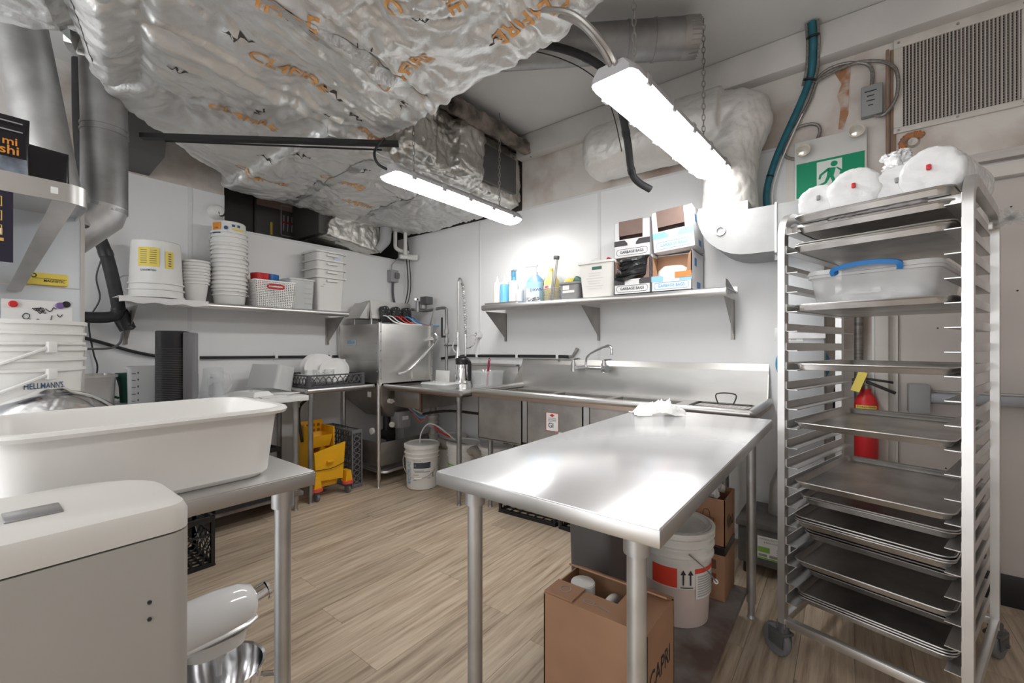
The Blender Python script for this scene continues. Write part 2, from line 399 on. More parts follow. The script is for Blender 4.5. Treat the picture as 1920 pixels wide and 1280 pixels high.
# ================================================================ ducts and ceiling services
def foil_mesh(name, g, m, voxel, amp, fine, smooth=8, puckers=(), zcut=None, sc=1.0, ridges=()):
    me = g.mesh('tmp', None, 0); o = link('tmp', me)
    md = o.modifiers.new('r', 'REMESH'); md.mode = 'VOXEL'; md.voxel_size = voxel
    dg = bpy.context.evaluated_depsgraph_get()
    m2 = bpy.data.meshes.new_from_object(o.evaluated_get(dg))
    bpy.data.objects.remove(o); bpy.data.meshes.remove(me)
    bm = bmesh.new(); bm.from_mesh(m2)
    if zcut: bmesh.ops.delete(bm, geom=[v for v in bm.verts if v.co.z > zcut], context='VERTS')
    for _ in range(smooth): bmesh.ops.smooth_vert(bm, verts=bm.verts, factor=0.5, use_axis_x=True, use_axis_y=True, use_axis_z=True)
    bm.normal_update()
    for v in bm.verts:
        p = v.co; q = p * sc
        w = Vector((noise.noise(q * 1.7), noise.noise(q * 1.7 + Vector((9, 3, 1))), noise.noise(q * 1.7 + Vector((2, 7, 5))))) * 0.35
        a = noise.noise((q + w) * 1.2)
        c1 = abs(noise.noise((q + w) * 2.3 + Vector((5, 5, 5))))
        c2 = abs(noise.noise((q + w * .8) * 5.5 + Vector((1, 8, 3))))
        c3 = abs(noise.noise(Vector(((q.x + w.x) * 16, (q.y + w.y) * 6, q.z * 9))))
        c4 = abs(noise.noise((q + w * .5) * 21 + Vector((4, 4, 9))))
        d = amp * (0.55 * a + 0.8 * (min(c1, .35) - .2)) + fine * (1.5 * (min(c2, .3) - .2) + 1.1 * (min(c3, .35) - .2) + 0.5 * (min(c4, .4) - .2))
        for (c, rad, dep) in puckers:
            dd = (p - c).length
            if dd < rad:
                t = dd / rad; e = p - c
                ang = math.atan2(e.y, e.x)
                f = abs(((ang * 9 / (2 * PI) + c.x * 3 + .35 * noise.noise(q * 4)) % 1) - .5) * 2
                d += -dep * (1 - t) ** 2.2 + 0.5 * dep * t * (1 - t) * (f - .5) * 2
        for (ra, rb, rh, rw) in ridges:
            ab = rb - ra; tt = max(0, min(1, (p - ra).dot(ab) / ab.length_squared)); dd = (p - ra - ab * tt).length
            if dd < rw * 4: d += rh * (math.exp(-(dd / rw) ** 2) - .7 * math.exp(-((dd - rw * 1.9) / (rw * .5)) ** 2))
        v.co = p + v.normal * d
    bm.to_mesh(m2); bm.free()
    m2.materials.clear(); m2.materials.append(m); m2.name = name
    m2.polygons.foreach_set('use_smooth', [True] * len(m2.polygons))
    return m2
polyA = [(-2.62, -.7), (-2.62, .12), (-2.50, .30), (-2.88, .43), (-3.25, .78), (-3.68, 1.22), (-3.76, 1.6), (-2.4, 1.62), (-1.75, 1.58), (-.95, 1.55), (-.70, 1.47), (-.56, 1.3), (-.5, 1.0), (-.5, -.7)]
polyB = [(-3.80, 1.25), (-3.80, 3.04), (-2.36, 3.04), (-2.36, 1.3)]
pk = []
for (x, y) in ((-1.0, 1.28), (-1.55, 1.3), (-2.15, 1.05), (-2.45, 1.25), (-2.9, 1.3), (-2.75, .72), (-1.4, .95), (-1.9, .62), (-1.15, .72), (-3.2, 1.7), (-2.8, 1.9), (-3.3, 2.4), (-2.7, 2.5), (-1.75, 1.42), (-2.3, 1.45), (-.8, 1.05)):
    pk.append((Vector((x, y, 2.5)), .27, .05))
g = G().prism(polyA, 'z', 2.50, 3.03)
t = 0.018
g.prism(polyB, 'z', 2.44, 2.97)
rg = [(Vector((-1.75, .2, 2.5)), Vector((-2.02, .3, 2.5)), .04, .05), (Vector((-2.02, .3, 2.5)), Vector((-2.72, .44, 2.5)), .045, .055), (Vector((-1.45, .2, 2.5)), Vector((-1.75, 1.5, 2.5)), -.03, .03), (Vector((-2.2, .5, 2.5)), Vector((-2.35, 1.5, 2.5)), -.022, .03)]
dmesh = foil_mesh('foil_jacket', g, FOIL, 0.0125, 0.045, 0.027, smooth=8, puckers=pk, zcut=3.0, ridges=rg)
duct = thing('insulated_duct', 'huge silver foil wrapped insulated duct hanging under the ceiling', 'duct', (-2.2, 1.2, 2.5))
def off(parent, o): o.location = Vector(o.location) - Vector(parent.location); return o
jacket = off(duct, link('foil_jacket', dmesh, duct))
bmT = bmesh.new(); bmT.from_mesh(dmesh); BV = BVHTree.FromBMesh(bmT); bmT.free()
def under(x, y, lift=.004):
    h = BV.ray_cast(Vector((x, y, 1.9)), Vector((0, 0, 1)), 1.3)
    return (x, y, (h[0].z if h[0] else 2.5) - lift)
def strip(path, w, name, m):
    g = G(); P = [Vector((*p, 0)) for p in path]; V = []; Fc = []
    k = 0
    pts = []
    for a, b in zip(P[:-1], P[1:]):
        n = max(2, int((b - a).length / .02))
        pts += [a.lerp(b, i / n) for i in range(n)]
    pts.append(P[-1])
    for i, p in enumerate(pts):
        t = (pts[min(i + 1, len(pts) - 1)] - pts[max(i - 1, 0)]).normalized(); s = Vector((-t.y, t.x, 0)) * w / 2
        for q in (-1, -.33, .33, 1): V.append(under(p.x + s.x * q, p.y + s.y * q))
    for i in range(len(pts) - 1):
        for j in range(3): Fc.append((4 * i + j, 4 * i + j + 1, 4 * i + 5 + j, 4 * i + 4 + j))
    g.add(V, Fc)
    return off(duct, part(g, name, m, duct))
for path in ([(-2.62, .33), (-2.15, .18), (-1.9, .1)], [(-1.55, .1), (-1.68, .8), (-1.72, 1.5)], [(-2.42, 1.66), (-3.0, 1.7), (-3.72, 1.72)], [(-2.45, 2.3), (-3.1, 2.33), (-3.7, 2.36)]):
    strip(path, .075, 'foil_tape', TAPE)
TEAR = mat('tear_dark', (.05, .045, .04), .8)
for k, (x, y, a, L) in enumerate(((-2.27, 1.22, .9, .10), (-1.62, 1.06, .3, .09), (-2.0, .72, 1.1, .12), (-2.5, 1.0, .2, .10), (-1.3, 1.1, .8, .08), (-1.15, 1.38, .1, .09), (-1.35, .75, 2.2, .1), (-2.75, 1.35, .7, .12), (-1.85, 1.45, -.3, .10), (-2.15, 1.35, 1.9, .12), (-2.65, 1.75, .5, .1), (-3.05, 1.25, 1.2, .1), (-2.4, .62, 1.5, .09), (-1.7, .85, 1.4, .16), (-2.05, 1.15, 1.55, .14), (-2.9, 2.2, 1.2, .1))):
    n = 9; V = []
    for i in range(n + 1):
        f = i / n; ww = .0075 * math.sin(PI * f) ** .7 * (1 + .8 * math.sin(i * 2.3 + k)); of = .018 * math.sin(i * 1.7 + k) * math.sin(PI * f)
        for s_ in (-1, 1):
            u_ = (f - .5) * L; v_ = of + s_ * ww
            V.append(under(x + math.cos(a) * u_ - math.sin(a) * v_, y + math.sin(a) * u_ + math.cos(a) * v_, .002))
    off(duct, part(G().add(V, [(2 * i, 2 * i + 1, 2 * i + 3, 2 * i + 2) for i in range(n)]), 'foil_tear', TEAR, duct, sm=0))
def duct_text(s, x, y, ang, size, w):
    V, Fc, tw = text_geo(s); sx = w / tw; ca, sa = math.cos(ang), math.sin(ang)
    e1 = Vector((ca, sa)); e2 = Vector((sa, -ca))          # read from below
    bm = bmesh.new(); vs = [bm.verts.new((v[0] * sx, v[1] * size, 0)) for v in V]
    for f in Fc:
        try: bm.faces.new([vs[i] for i in f])
        except ValueError: pass
    bmesh.ops.triangulate(bm, faces=bm.faces[:])
    for _ in range(2):
        lg = [e for e in bm.edges if e.calc_length() > .02]
        if lg: bmesh.ops.subdivide_edges(bm, edges=lg, cuts=1)
    bmesh.ops.triangulate(bm, faces=bm.faces[:])
    bm.verts.index_update()
    g = G(); g.add([under(x + e1.x * v.co.x + e2.x * v.co.y, y + e1.y * v.co.x + e2.y * v.co.y, .0035) for v in bm.verts], [[v.index for v in f.verts] for f in bm.faces]); bm.free()
    return off(duct, part(g, 'printed_lettering', PRINT, duct, sm=0, fix=False))
for a in (('CL4FIRE', -2.06, .96, R(90), .10, .36), ('CL4FIRE', -2.62, .97, R(90), .085, .34), ('CL4FIRE', -1.62, 1.27, R(5), .09, .34), ('CL4FIRE', -.98, 1.37, R(176), .09, .36),
          ('CL4FIRE', -1.70, .70, R(78), .10, .36), ('CL4FIRE', -2.95, 1.75, R(88), .08, .34), ('CL4FIRE', -3.33, 1.35, R(80), .08, .34), ('4FIRE', -2.3, 1.55, R(90), .07, .2),
          ('C', -1.42, .75, R(90), .09, .06), ('C', -1.35, 1.0, R(90), .09, .06), ('CL4FIRE', -1.1, 1.0, R(110), .09, .36), ('CL4FIRE', -3.3, 2.1, R(90), .07, .3)):
    duct_text(*a)
# branch of crumpled shiny foil with a bare grey plate, between the jacket and the back wall
g = G().box(-2.50, -2.27, 1.72, 3.07, 2.46, 2.93, .04).box(-2.45, -2.22, 1.75, 2.05, 2.5, 2.97, .05).box(-2.45, -2.18, 2.2, 2.5, 2.48, 2.9, .06)
m = foil_mesh('crumpled_foil', g, FOILS, 0.012, 0.03, 0.02, smooth=4, sc=1.6)
br = thing('branch_duct', 'crumpled shiny foil branch duct with bare grey plate above the sink corner', 'duct', (-2.36, 2.4, 2.46))
off(br, link('crumpled_foil', m, br))
off(br, part(G().box(-2.27, -2.235, 2.50, 2.93, 2.53, 2.82, .004), 'plate', mat('plate_grey', (0.12, 0.12, 0.12), 0.5, 0.4), br, 'dark grey square plate'))
g = G().box(-2.42, -2.18, 2.2, 3.07, 2.9, 2.94, .01, M=TM((0, 0, .04))).box(-2.2, -2.12, 2.1, 3.05, 2.86, 2.97, .02).box(-2.3, -2.22, 1.5, 2.3, 2.93, 3.0, .01)
m = foil_mesh('torn_backing', g, mat('torn_board', (0.30, 0.25, 0.22), 0.85, col2=(0.08, 0.07, 0.06), vscale=7), 0.012, 0.02, 0.02, smooth=2, sc=2)
o = off(br, link('torn_backing', m, br)); o['label'] = 'torn dirty ceiling board above the branch'

# white-painted foil pipe along the back wall, foil drop, sheet-metal elbow and column
g = G().tube([(-1.50, YB - .19, 2.64), (-1.44, YB - .19, 2.64), (-.60, YB - .19, 2.62)], [.15, .19, .2], 28)
g.tube(spline([(-.68, YB - .19, 2.62), (-.5, YB - .2, 2.6), (-.56, YB - .2, 2.40), (-.57, YB - .2, 2.2), (-.57, YB - .2, 2.03)], 5), .155, 24)
m = foil_mesh('painted_foil', g, FOILW, 0.012, 0.018, 0.010, smooth=3, sc=1.6)
vd = thing('wall_duct', 'painted foil duct running along the wall and dropping to a metal elbow', 'duct', (-.6, YB - .2, 2.3))
off(vd, link('painted_foil', m, vd))
# elbow: quarter-round bottom box
prof = [(-.44, 2.05), (-.70, 2.05)] + [(-.44 - .27 * math.cos(a), 2.02 - .27 * math.sin(a)) for a in [R(k * 9) for k in range(0, 11)]] + [(-.30, 1.75), (-.18, 1.75), (-.18, 2.0), (-.44, 2.0)]
off(vd, part(G().prism(prof, 'y', YB - .38, YB - .04), 'sheet_metal_elbow', mat('elbow_metal', (.36, .365, .37), .5, .4, var=.12, vscale=7), vd))
off(vd, part(G().lathe([(.028, 0), (.028, .008), (.02, .008), (.02, 0)], 16, TM((-.58, YB - .38, 1.9), rx=R(90))), 'knockout', DSTEEL, vd))
g = G().box(-.312, -.302, YB - .386, YB - .035, 1.74, 2.01).box(-.19, -.178, YB - .386, YB - .035, 1.74, 2.01)
off(vd, part(g, 'drive_cleat', GALV, vd))
col = thing('duct_column', 'tall grey sheet metal duct column standing against the back wall behind the rack', 'duct', (-.2, YB - .13, 0.3))
off(col, part(G().box(-.30, -.10, YB - .25, YB - .005, .62, 1.99, .004), 'casing', GALVL, col))
off(col, part(G().box(-.315, -.305 + .21, YB - .26, YB - .25, 1.28, 1.32).box(-.325, -.30, YB - .27, YB - .24, 1.27, 1.34).box(-.325, -.30, YB - .27, YB - .24, 1.72, 1.76), 'strap', GALV, col))
g = G().box(-.305, -.095, YB - .255, YB, .60, .63).loft([rr(.20, .24, .02, .60, -.2, YB - .13, 3), rr(.27, .26, .05, .45, -.22, YB - .14, 3), rr(.27, .26, .05, .28, -.23, YB - .14, 3)])
off(col, part(g, 'boot', GALV, col))
g = G()
for k, w in enumerate((.115, .11, .08)): g.rect(w, .017, face_m((-.235, YB - .2525, 1.325 - k * .026), '-Y'))
off(col, part(g, 'label_strip', PAPER, col, 'white embossed label strips'))
g = G()
for k, n_ in enumerate((16, 14, 4)):
    for q in range(n_): g.rect(.0035, .006 - .002 * (q % 3 == 1), face_m((-.235 + (q - n_ / 2) * .006, YB - .254, 1.325 - k * .026), '-Y'))
off(col, part(g, 'faded_lettering', INKG, col, sm=0, fix=False))['kind'] = 'stuff'
off(col, part(G().lathe([(.022, 0), (.022, .006), (.015, .006), (.015, 0)], 18, TM((-.255, YB - .25, 1.14), rx=R(90))), 'test_port', DSTEEL, col))
single(G().lathe([(0, 0), (.13, 0), (.135, .01), (.12, .018), (0, .018)], 32, TM((0, 0, 0), rx=R(90))), 'bucket_cover', mat('lid_blue', (.05, .30, .52), .4), 'round blue plastic bucket cover hung on the wall behind the duct column', 'lid', (-.215, YB - .012, 1.13))

# bare grey round duct near the ceiling, with a crimped end
sd = thing('round_duct', 'bare grey round metal duct stub just below the ceiling', 'duct', (-.9, 2.28, 2.9))
d0, d1 = Vector((-1.75, 1.7, 2.87)), Vector((-.69, 2.42, 2.9)); dv = (d1 - d0).normalized()
g = G().tube([d0, d1], .10, 28)
for k in (.75, .86): g.tube([d0.lerp(d1, k), d0.lerp(d1, k) + dv * .012], .104, 28)
off(sd, part(g, 'pipe', GALVD, sd))
g = G().lathe([(.101, 0), (.103, .02), (.099, .08), (.085, .082), (.085, .0)], 28)
q = dv.to_track_quat('Z', 'Y').to_matrix().to_4x4(); q.translation = d1 - dv * .03
g.V = [tuple(q @ Vector(v)) for v in g.V]
off(sd, part(g, 'crimped_end', DSTEEL, sd))
g = G()
for k in range(28):
    a = 2 * PI * k / 28; rr0 = q @ Vector((.1015 * math.cos(a), .1015 * math.sin(a), .03)); rr1 = q @ Vector((.100 * math.cos(a), .100 * math.sin(a), .085))
    g.cyl(rr0, rr1, .003, n=5)
off(sd, part(g, 'crimp_ribs', GALVD, sd))

# black hose hanging from the duct, thin cable beside it
P = spline([(-1.55, 1.75, 2.90), (-1.20, 1.93, 2.80), (-1.02, 2.09, 2.70), (-.99, 2.22, 2.58), (-1.00, 2.36, 2.42), (-1.03, 2.52, 2.27), (-.96, 2.62, 2.20)], 8)
hs = thing('hanging_hose', 'black rubber hose hanging from the ceiling beside the light', 'hose', (-1.0, 2.3, 2.2))
off(hs, part(G().tube(P, .021, 12), 'hose', BLACKR, hs))
for k in (12, 22, 30, 38): off(hs, part(G().tube([P[k], P[k] + (P[k + 1] - P[k]).normalized() * .03], .0235, 12), 'clamp', BLACK, hs))
off(hs, part(G().tube([p + Vector((-.03, -.02, -.035 - .02 * math.sin(i / 9))) for i, p in enumerate(P[6:34])], .003, 5), 'wire', BLACK, hs))

# ---------------------------------------------------------------- light fixtures
def chain(g, p0, p1):
    p0, p1 = Vector(p0), Vector(p1); n = int((p1 - p0).length / .030)
    for k in range(n):
        c = p0.lerp(p1, (k + .5) / n); M = TM(c, rz=(PI / 2 if k % 2 else 0) + .5)
        g.tube([(.008 * math.sin(a), 0, .019 * math.cos(a)) for a in [2 * PI * q / 10 for q in range(10)]], .0026, 5, closed=True, M=M)
def light(x, y, z, label, w=.14):
    L = 1.22
    t = thing('strip_light', label, 'light', (x, y, z), 0, 'hanging strip lights')
    sec = lambda s, k, zo: [(a * k, b) for a, b in s]
    def ring(yy, kx, top):
        o = []
        for a in [R(180 + q * 180 / 10) for q in range(11)]: o.append((w / 2 * kx * math.cos(a), yy, .035 + .032 * kx * math.sin(a)))
        return o
    prof = [(-L / 2, .78), (-L / 2 + .012, .92), (-L / 2 + .035, 1), (L / 2 - .035, 1), (L / 2 - .012, .92), (L / 2, .78)]
    part(G().loft([ring(a, b, 0) for a, b in prof]), 'diffuser', LENS, t, 'glowing white diffuser')
    def ring2(yy, kx):
        return [(w / 2 * kx * 1.04, yy, .036), (w / 2 * kx * 1.04, yy, .055), (w / 2 * kx * .7, yy, .085), (-w / 2 * kx * .7, yy, .085), (-w / 2 * kx * 1.04, yy, .055), (-w / 2 * kx * 1.04, yy, .036)]
    part(G().loft([ring2(a * 1.01, b) for a, b in prof]), 'housing', LAMPH, t)
    for s in (-1, 1):
        for k in range(5):
            yy = -L / 2 + .12 + k * (L - .24) / 4
            part(G().box(s * w / 2 * 1.02 - .006, s * w / 2 * 1.02 + .006, yy - .018, yy + .018, .022, .062, .003), 'clip', LAMPH, t)
    for s in (-1, 1):
        g = G(); chain(g, (0, s * .42, .085), (0, s * .42 + (.0), ZC - z - .002)); part(g, 'chain', DSTEEL, t)
    return t
l1 = light(-.662, 2.12, 2.215, 'large strip light on chains nearest the metal elbow', .185)
l1.rotation_euler.z = R(-4)
l2 = light(-2.14, 2.17, 2.215, 'strip light on chains under the crumpled foil branch', .175)
light(.35, -.75, 2.3, 'added unseen strip light over the doorway side of the room')  # invented fixture behind the camera, put in for fill light
light(-2.3, -.95, 2.2, 'added unseen strip light behind the steel cabinet')  # second invented fixture, out of view, also for fill
part(G().tube(spline([(0, -.60, .07), (-.01, -.66, .12), (-.06, -.72, .2), (-.2, -.7, .33), (-.3, -.6, .45)], 8), .011, 8), 'conduit', DSTEEL, l1)
part(G().tube(spline([(.02, -.60, .07), (.02, -.69, .11), (-.05, -.78, .2), (-.2, -.77, .3), (-.33, -.66, .42)], 8), .010, 8), 'conduit', DSTEEL, l1)
part(G().tube(spline([(0, -.60, .06), (-.03, -.66, .09), (-.06, -.66, .17), (-.02, -.62, .25)], 8), .008, 8), 'conduit', BLACK, l2)
# black strut slung under the foil duct
g = G().tube([(-3.05, .62, 2.385), (-2.12, 1.62, 2.445)], .02, sec=[(-.012, -.02), (.012, -.02), (.012, .02), (-.012, .02)], up=(0, 0, 1))
g.tube([(-2.95, .70, 2.36), (-2.2, 1.56, 2.41)], .006, 6)
single(g, 'support_strut', mat('strut_black', (.02, .02, .02), .5, .5), 'thin black metal strut slung under the foil duct', 'strut')

# ================================================================ left wall: closet contents, pipes, shelf
XB = XL - .45
eb = thing('electrical_panel', 'dark grey electrical panel with open door in the services opening', 'panel', (XB, 1.9, 2.1))
def offp(p, o): o.location = Vector(o.location) - Vector(p.location); return o
offp(eb, part(G().box(XB - .12, XB, 1.42, 2.13, 2.0, 2.75, .006), 'cabinet', PUTTY, eb))
for y0, y1, x1 in ((1.70, 1.72, .03), (2.12, 2.15, .03), (1.3, 1.69, .012)): offp(eb, part(G().box(XB, XB + x1, y0, y1, 2.02, 2.7, .003), 'frame_piece', mat('panel_dark', (.09, .085, .08), .5), eb))
offp(eb, part(G().rect(.36, .10, face_m((XB + .004, 1.90, 2.62), '+X')), 'paper_schedule', mat('schedule', (.42, .30, .26), .8), eb))
offp(eb, part(G().rect(.02, .12, face_m((XB + .006, 1.86, 2.37), '+X')), 'yellow_label', YEL, eb))
g = G()
for k in range(4): g.cyl((XB + .01, 1.97 + k * .04, 2.37), (XB + .02, 1.97 + k * .04, 2.52), .005, n=6)
g.box(XB + .002, XB + .012, 1.945, 1.953, 2.32, 2.62).box(XB + .002, XB + .012, 2.10, 2.108, 2.32, 2.62).box(XB + .002, XB + .012, 1.945, 2.108, 2.32, 2.328).box(XB + .002, XB + .012, 1.945, 2.108, 2.612, 2.62)
offp(eb, part(g, 'wiring_window', mat('wire_grey', (.5, .48, .46), .5), eb))
g = G()
for k in range(4): g.box(XB + .012, XB + .024, 1.96 + k * .04, 1.98 + k * .04, 2.44, 2.46)
offp(eb, part(g, 'terminal', RED, eb))
single(G().cyl((XL - .55, 2.1, 2.20), (XL - .5, 2.5, 2.75), .04, n=8).box(XL - .5, XL - .42, 2.05, 3.3, 2.12, 2.2), 'timber_brace', COPPER, 'brown timber brace inside the services opening', 'timber')
# box duct leaving the opening, wrapped in foil
bd = thing('box_duct', 'small dark box duct wrapped in loose foil below the big duct', 'duct', (-3.85, 2.3, 2.2))
offp(bd, part(G().box(-4.3, -3.80, 2.02, 2.05, 2.27, 2.6).box(-4.3, -3.8, 2.05, 2.33, 2.27, 2.6), 'casing', mat('duct_dark', (.10, .10, .095), .5, .4), bd))
g = G().prism([(2.06, 2.25), (2.62, 2.18), (2.66, 2.3), (2.62, 2.52), (2.3, 2.56), (2.1, 2.4)], 'x', -4.25, -3.74)
m = foil_mesh('loose_foil', g, FOILS, .012, .02, .012, smooth=5, sc=2)
offp(bd, link('loose_foil', m, bd))
vp = thing('vent_pipe', 'grey plastic vent pipe with clamps going up through the foil duct', 'pipe', (-3.74, 2.62, 2.15))
offp(vp, part(G().tube(spline([(-3.70, 2.68, 2.53), (-3.70, 2.67, 2.42), (-3.70, 2.66, 2.3), (-3.74, 2.6, 2.2)], 5), [.05, .05, .05, .052, .054, .056, .056, .056, .056, .056, .055, .05, .045, .042, .04, .04][:16], 16), 'pipe', MIDG, vp))
for z in (2.43, 2.39): offp(vp, part(G().cyl((-3.70, 2.677, z + .025), (-3.70, 2.676, z), .058), 'clamp', DSTEEL, vp))
wpipe = thing('water_pipes', 'white insulated water pipes with elbows in the wall corner', 'pipe', (-3.8, 2.9, 2.15))
g = G().tube(spline([(-3.76, 2.83, 2.55), (-3.76, 2.83, 2.35), (-3.76, 2.84, 2.27), (-3.76, 2.92, 2.25), (-3.76, 3.0, 2.25)], 5), .02, 10)
offp(wpipe, part(g, 'pipe', WPL, wpipe))
g = G().tube(spline([(-3.72, 2.93, 2.55), (-3.72, 2.93, 2.3), (-3.72, 2.93, 2.22), (-3.72, 2.98, 2.2), (-3.66, 3.05, 2.2)], 5), .02, 10).cyl((-3.72, 2.86, 2.18), (-3.68, 3.05, 2.18), .022)
offp(wpipe, part(g, 'pipe', WPL, wpipe))
single(G().tube(spline([(-3.80, 2.97, 2.5), (-3.79, 3.0, 2.2), (-3.80, 3.03, 1.9), (-3.83, 3.02, 1.72), (-3.82, 2.98, 1.69)], 6), .006, 6).tube(spline([(-3.78, 2.99, 2.5), (-3.77, 3.02, 2.2), (-3.78, 3.05, 1.9), (-3.8, 3.03, 1.72), (-3.8, 2.97, 1.69)], 6), .005, 6), 'drop_cable', BLACK, 'black cables dropping down the wall corner to the dishwasher', 'cable')
ds = thing('disconnect_switch', 'grey disconnect switch box on the wall above the dishwasher', 'switch', (XL, 2.91, 1.92))
part(G().box(.0, .07, -.05, .05, .01, .14, .005), 'enclosure', MIDG, ds)
part(G().box(.07, .095, -.005, .045, .05, .11, .004).cyl((.095, .02, .08), (.105, .02, .08), .02), 'handle', mat('handle_grey', (.2, .2, .2), .4), ds)
part(G().tube(spline([(.035, 0, .01), (.035, 0, -.12), (.04, .02, -.22), (.06, .05, -.245)], 5), .013, 8), 'flexible_conduit', DARKG, ds)
part(G().tube(spline([(.035, -.02, .14), (.035, -.01, .2), (.05, .04, .26), (.08, .06, .3)], 5), .006, 6), 'wire', MIDG, ds)

# security camera
sc_ = thing('dome_camera', 'small white dome security camera on the left wall', 'camera', (XL, 1.25, 2.29))
part(G().lathe([(.055, 0), (.055, .03), (.05, .045)], 24, TM(ry=R(90))), 'base', WPL, sc_)
part(G().lathe([(.05, 0), (.048, .02), (.035, .045), (0, .055)], 24, TM((.04, 0, 0), ry=R(90))), 'ball', WPL, sc_)
part(G().lathe([(.03, 0), (.028, .008), (0, .012)], 20, TM((.075, .018, -.012), ry=R(100), rz=R(20))), 'lens', BLACK, sc_)
# dark soffit box by the round ducts
single(G().prism([(XL + .004, 2.45), (-3.55, 2.48), (-3.5, 2.62), (-3.5, 3.04), (XL + .004, 3.04)], 'y', .53, .84), 'soffit_box', mat('soffit_grey', (.10, .10, .095), .5, .5), 'dark grey metal soffit box high on the left wall', 'soffit')

# ---- black insulated pipe, valve, cables on the left wall
ip = thing('insulated_pipe', 'black foam insulated pipe with elbow on the left wall', 'pipe', (-3.85, .6, 1.4))
P = spline([(-3.80, .47, 3.03), (-3.80, .475, 2.6), (-3.80, .50, 2.25), (-3.80, .535, 2.02), (-3.80, .597, 1.82), (-3.80, .645, 1.56), (-3.80, .65, 1.46), (-3.80, .60, 1.425), (-3.80, .45, 1.42), (-3.8, .25, 1.42)], 6)
offp(ip, part(G().tube(P, .036, 12), 'foam_sleeve', BLACKR, ip))
for k in (23, 34): offp(ip, part(G().tube([P[k], P[k + 1]], .039, 12), 'tape_band', BLACK, ip))
offp(ip, part(G().cyl((-3.84, .66, 1.47), (-3.84, .71, 1.35), .05, .045, 18).cyl((-3.84, .71, 1.38), (-3.80, .72, 1.365), .02), 'valve_body', BLACK, ip))
offp(ip, part(G().tube(spline([(-3.83, .68, 1.33), (-3.83, .66, 1.25), (-3.85, .58, 1.22), (-3.87, .3, 1.23)], 6), .008, 6), 'copper_line', mat('line_grey', (.12, .11, .11), .4), ip))
single(G().tube(spline([(-3.92, .56, 2.05), (-3.9, .60, 1.9), (-3.92, .565, 1.7), (-3.915, .58, 1.55), (-3.92, .53, 1.4), (-3.92, .55, 1.2), (-3.92, .57, 1.1), (-3.92, .555, .98)], 6), .005, 5), 'thin_cord', BLACK, 'thin black cord hanging down the left wall', 'cord')
cb = thing('wall_cable', 'thick black cable clipped along both white walls', 'cable', (XL, 1.5, 1.13))
P = [(-3.915, .42, 1.32), (-3.915, .58, 1.265), (-3.915, .75, 1.20), (-3.915, .92, 1.16), (-3.918, 1.12, 1.15), (-3.918, 1.7, 1.143), (-3.918, 2.27, 1.138)]
offp(cb, part(G().tube(spline(P, 6), .011, 8), 'cable', BLACKR, cb))
P = [(-3.3, YB - .02, 1.11), (-3.12, YB - .022, 1.13), (-2.95, YB - .022, 1.142), (-2.8, YB - .022, 1.144), (-2.3, YB - .022, 1.149), (-1.9, YB - .022, 1.152), (-1.79, YB - .022, 1.15)]
offp(cb, part(G().tube(spline(P, 6), .013, 8), 'cable', BLACKR, cb))
offp(cb, part(G().tube([(-1.80, YB - .022, 1.15), (-1.76, YB - .022, 1.155), (-1.72, YB - .022, 1.21)], .012, 8).cyl((-1.725, YB - .022, 1.20), (-1.715, YB - .022, 1.22), .014), 'end_fitting', DSTEEL, cb))
for yy in (1.125, 1.70, 2.2):
    offp(cb, part(G().box(XL, XL + .035, yy - .012, yy + .012, 1.13, 1.162, .003).box(XL, XL + .006, yy - .012, yy + .012, 1.105, 1.185), 'cable_clip', WPL, cb))
for xx in (-2.8, -2.32, -1.9):
    offp(cb, part(G().box(xx - .012, xx + .012, YB - .038, YB, 1.13, 1.165, .003), 'cable_clip', WPL, cb))

# ---- left shelf
def shelf(name, label, L, D, loc, rz, brk, th=.045):
    t = thing(name, label, 'shelf', loc, rz)
    g = G().box(0, L, -D + .02, 0, th - .006, th).box(0, L, -.006, 0, th, th + .035)
    g.tube([(0, -D + .02, th / 2), (L, -D + .02, th / 2)], th / 2, 14)
    part(g, 'shelf_board', STEEL, t)
    for b in brk:
        g = G().prism([(0, 0), (-D + .05, 0), (-.028, -.22), (-.028, -.255), (0, -.255)], 'x', b - .002, b + .002).box(b - .02, b + .002, -.006, 0, -.255, 0)
        part(g, 'bracket', DSTEEL, t)
    return t
shelf('wall_shelf', 'stainless wall shelf holding buckets and storage boxes', 1.50, .34, (XL + .002, .70, 1.505), R(90), (.02, 1.48))
ZS = 1.551
def pail(g, r0, r1, h, ribs=(), wall=.004, n=36):
    pr = [(0, 0), (r0 - .008, 0), (r0, .008)]
    for z in ribs:
        rz_ = r0 + (r1 - r0) * z / h
        pr += [(rz_, z - .006), (rz_ + .009, z - .004), (rz_ + .009, z + .004), (rz_, z + .006)]
    pr += [(r1, h - .012), (r1 + .008, h - .012), (r1 + .008, h), (r1 - wall, h), (r0 - wall, .01), (0, .01)]
    return g.lathe(pr, n)
def bail(t, r, z, drop, ang=0, m=CHROME, rad=.003, grip=True, out=.012):
    pts = [(-(r + out) * math.cos(a), -drop * math.sin(a) * math.sin(R(ang)) - 0, z - drop * math.sin(a) * math.cos(R(ang))) for a in [PI * k / 16 for k in range(17)]]
    # the bail swings in front of the pail
    pts = [(x, -math.sqrt(max(0, (r + out) ** 2 - x * x)) - .004, zz) for x, yy, zz in pts]
    hd_ = part(G().tube(pts, rad, 6), 'handle', m, t)
    if grip: part(G().tube(pts[7:10], .008, 8), 'grip', WPL, hd_)
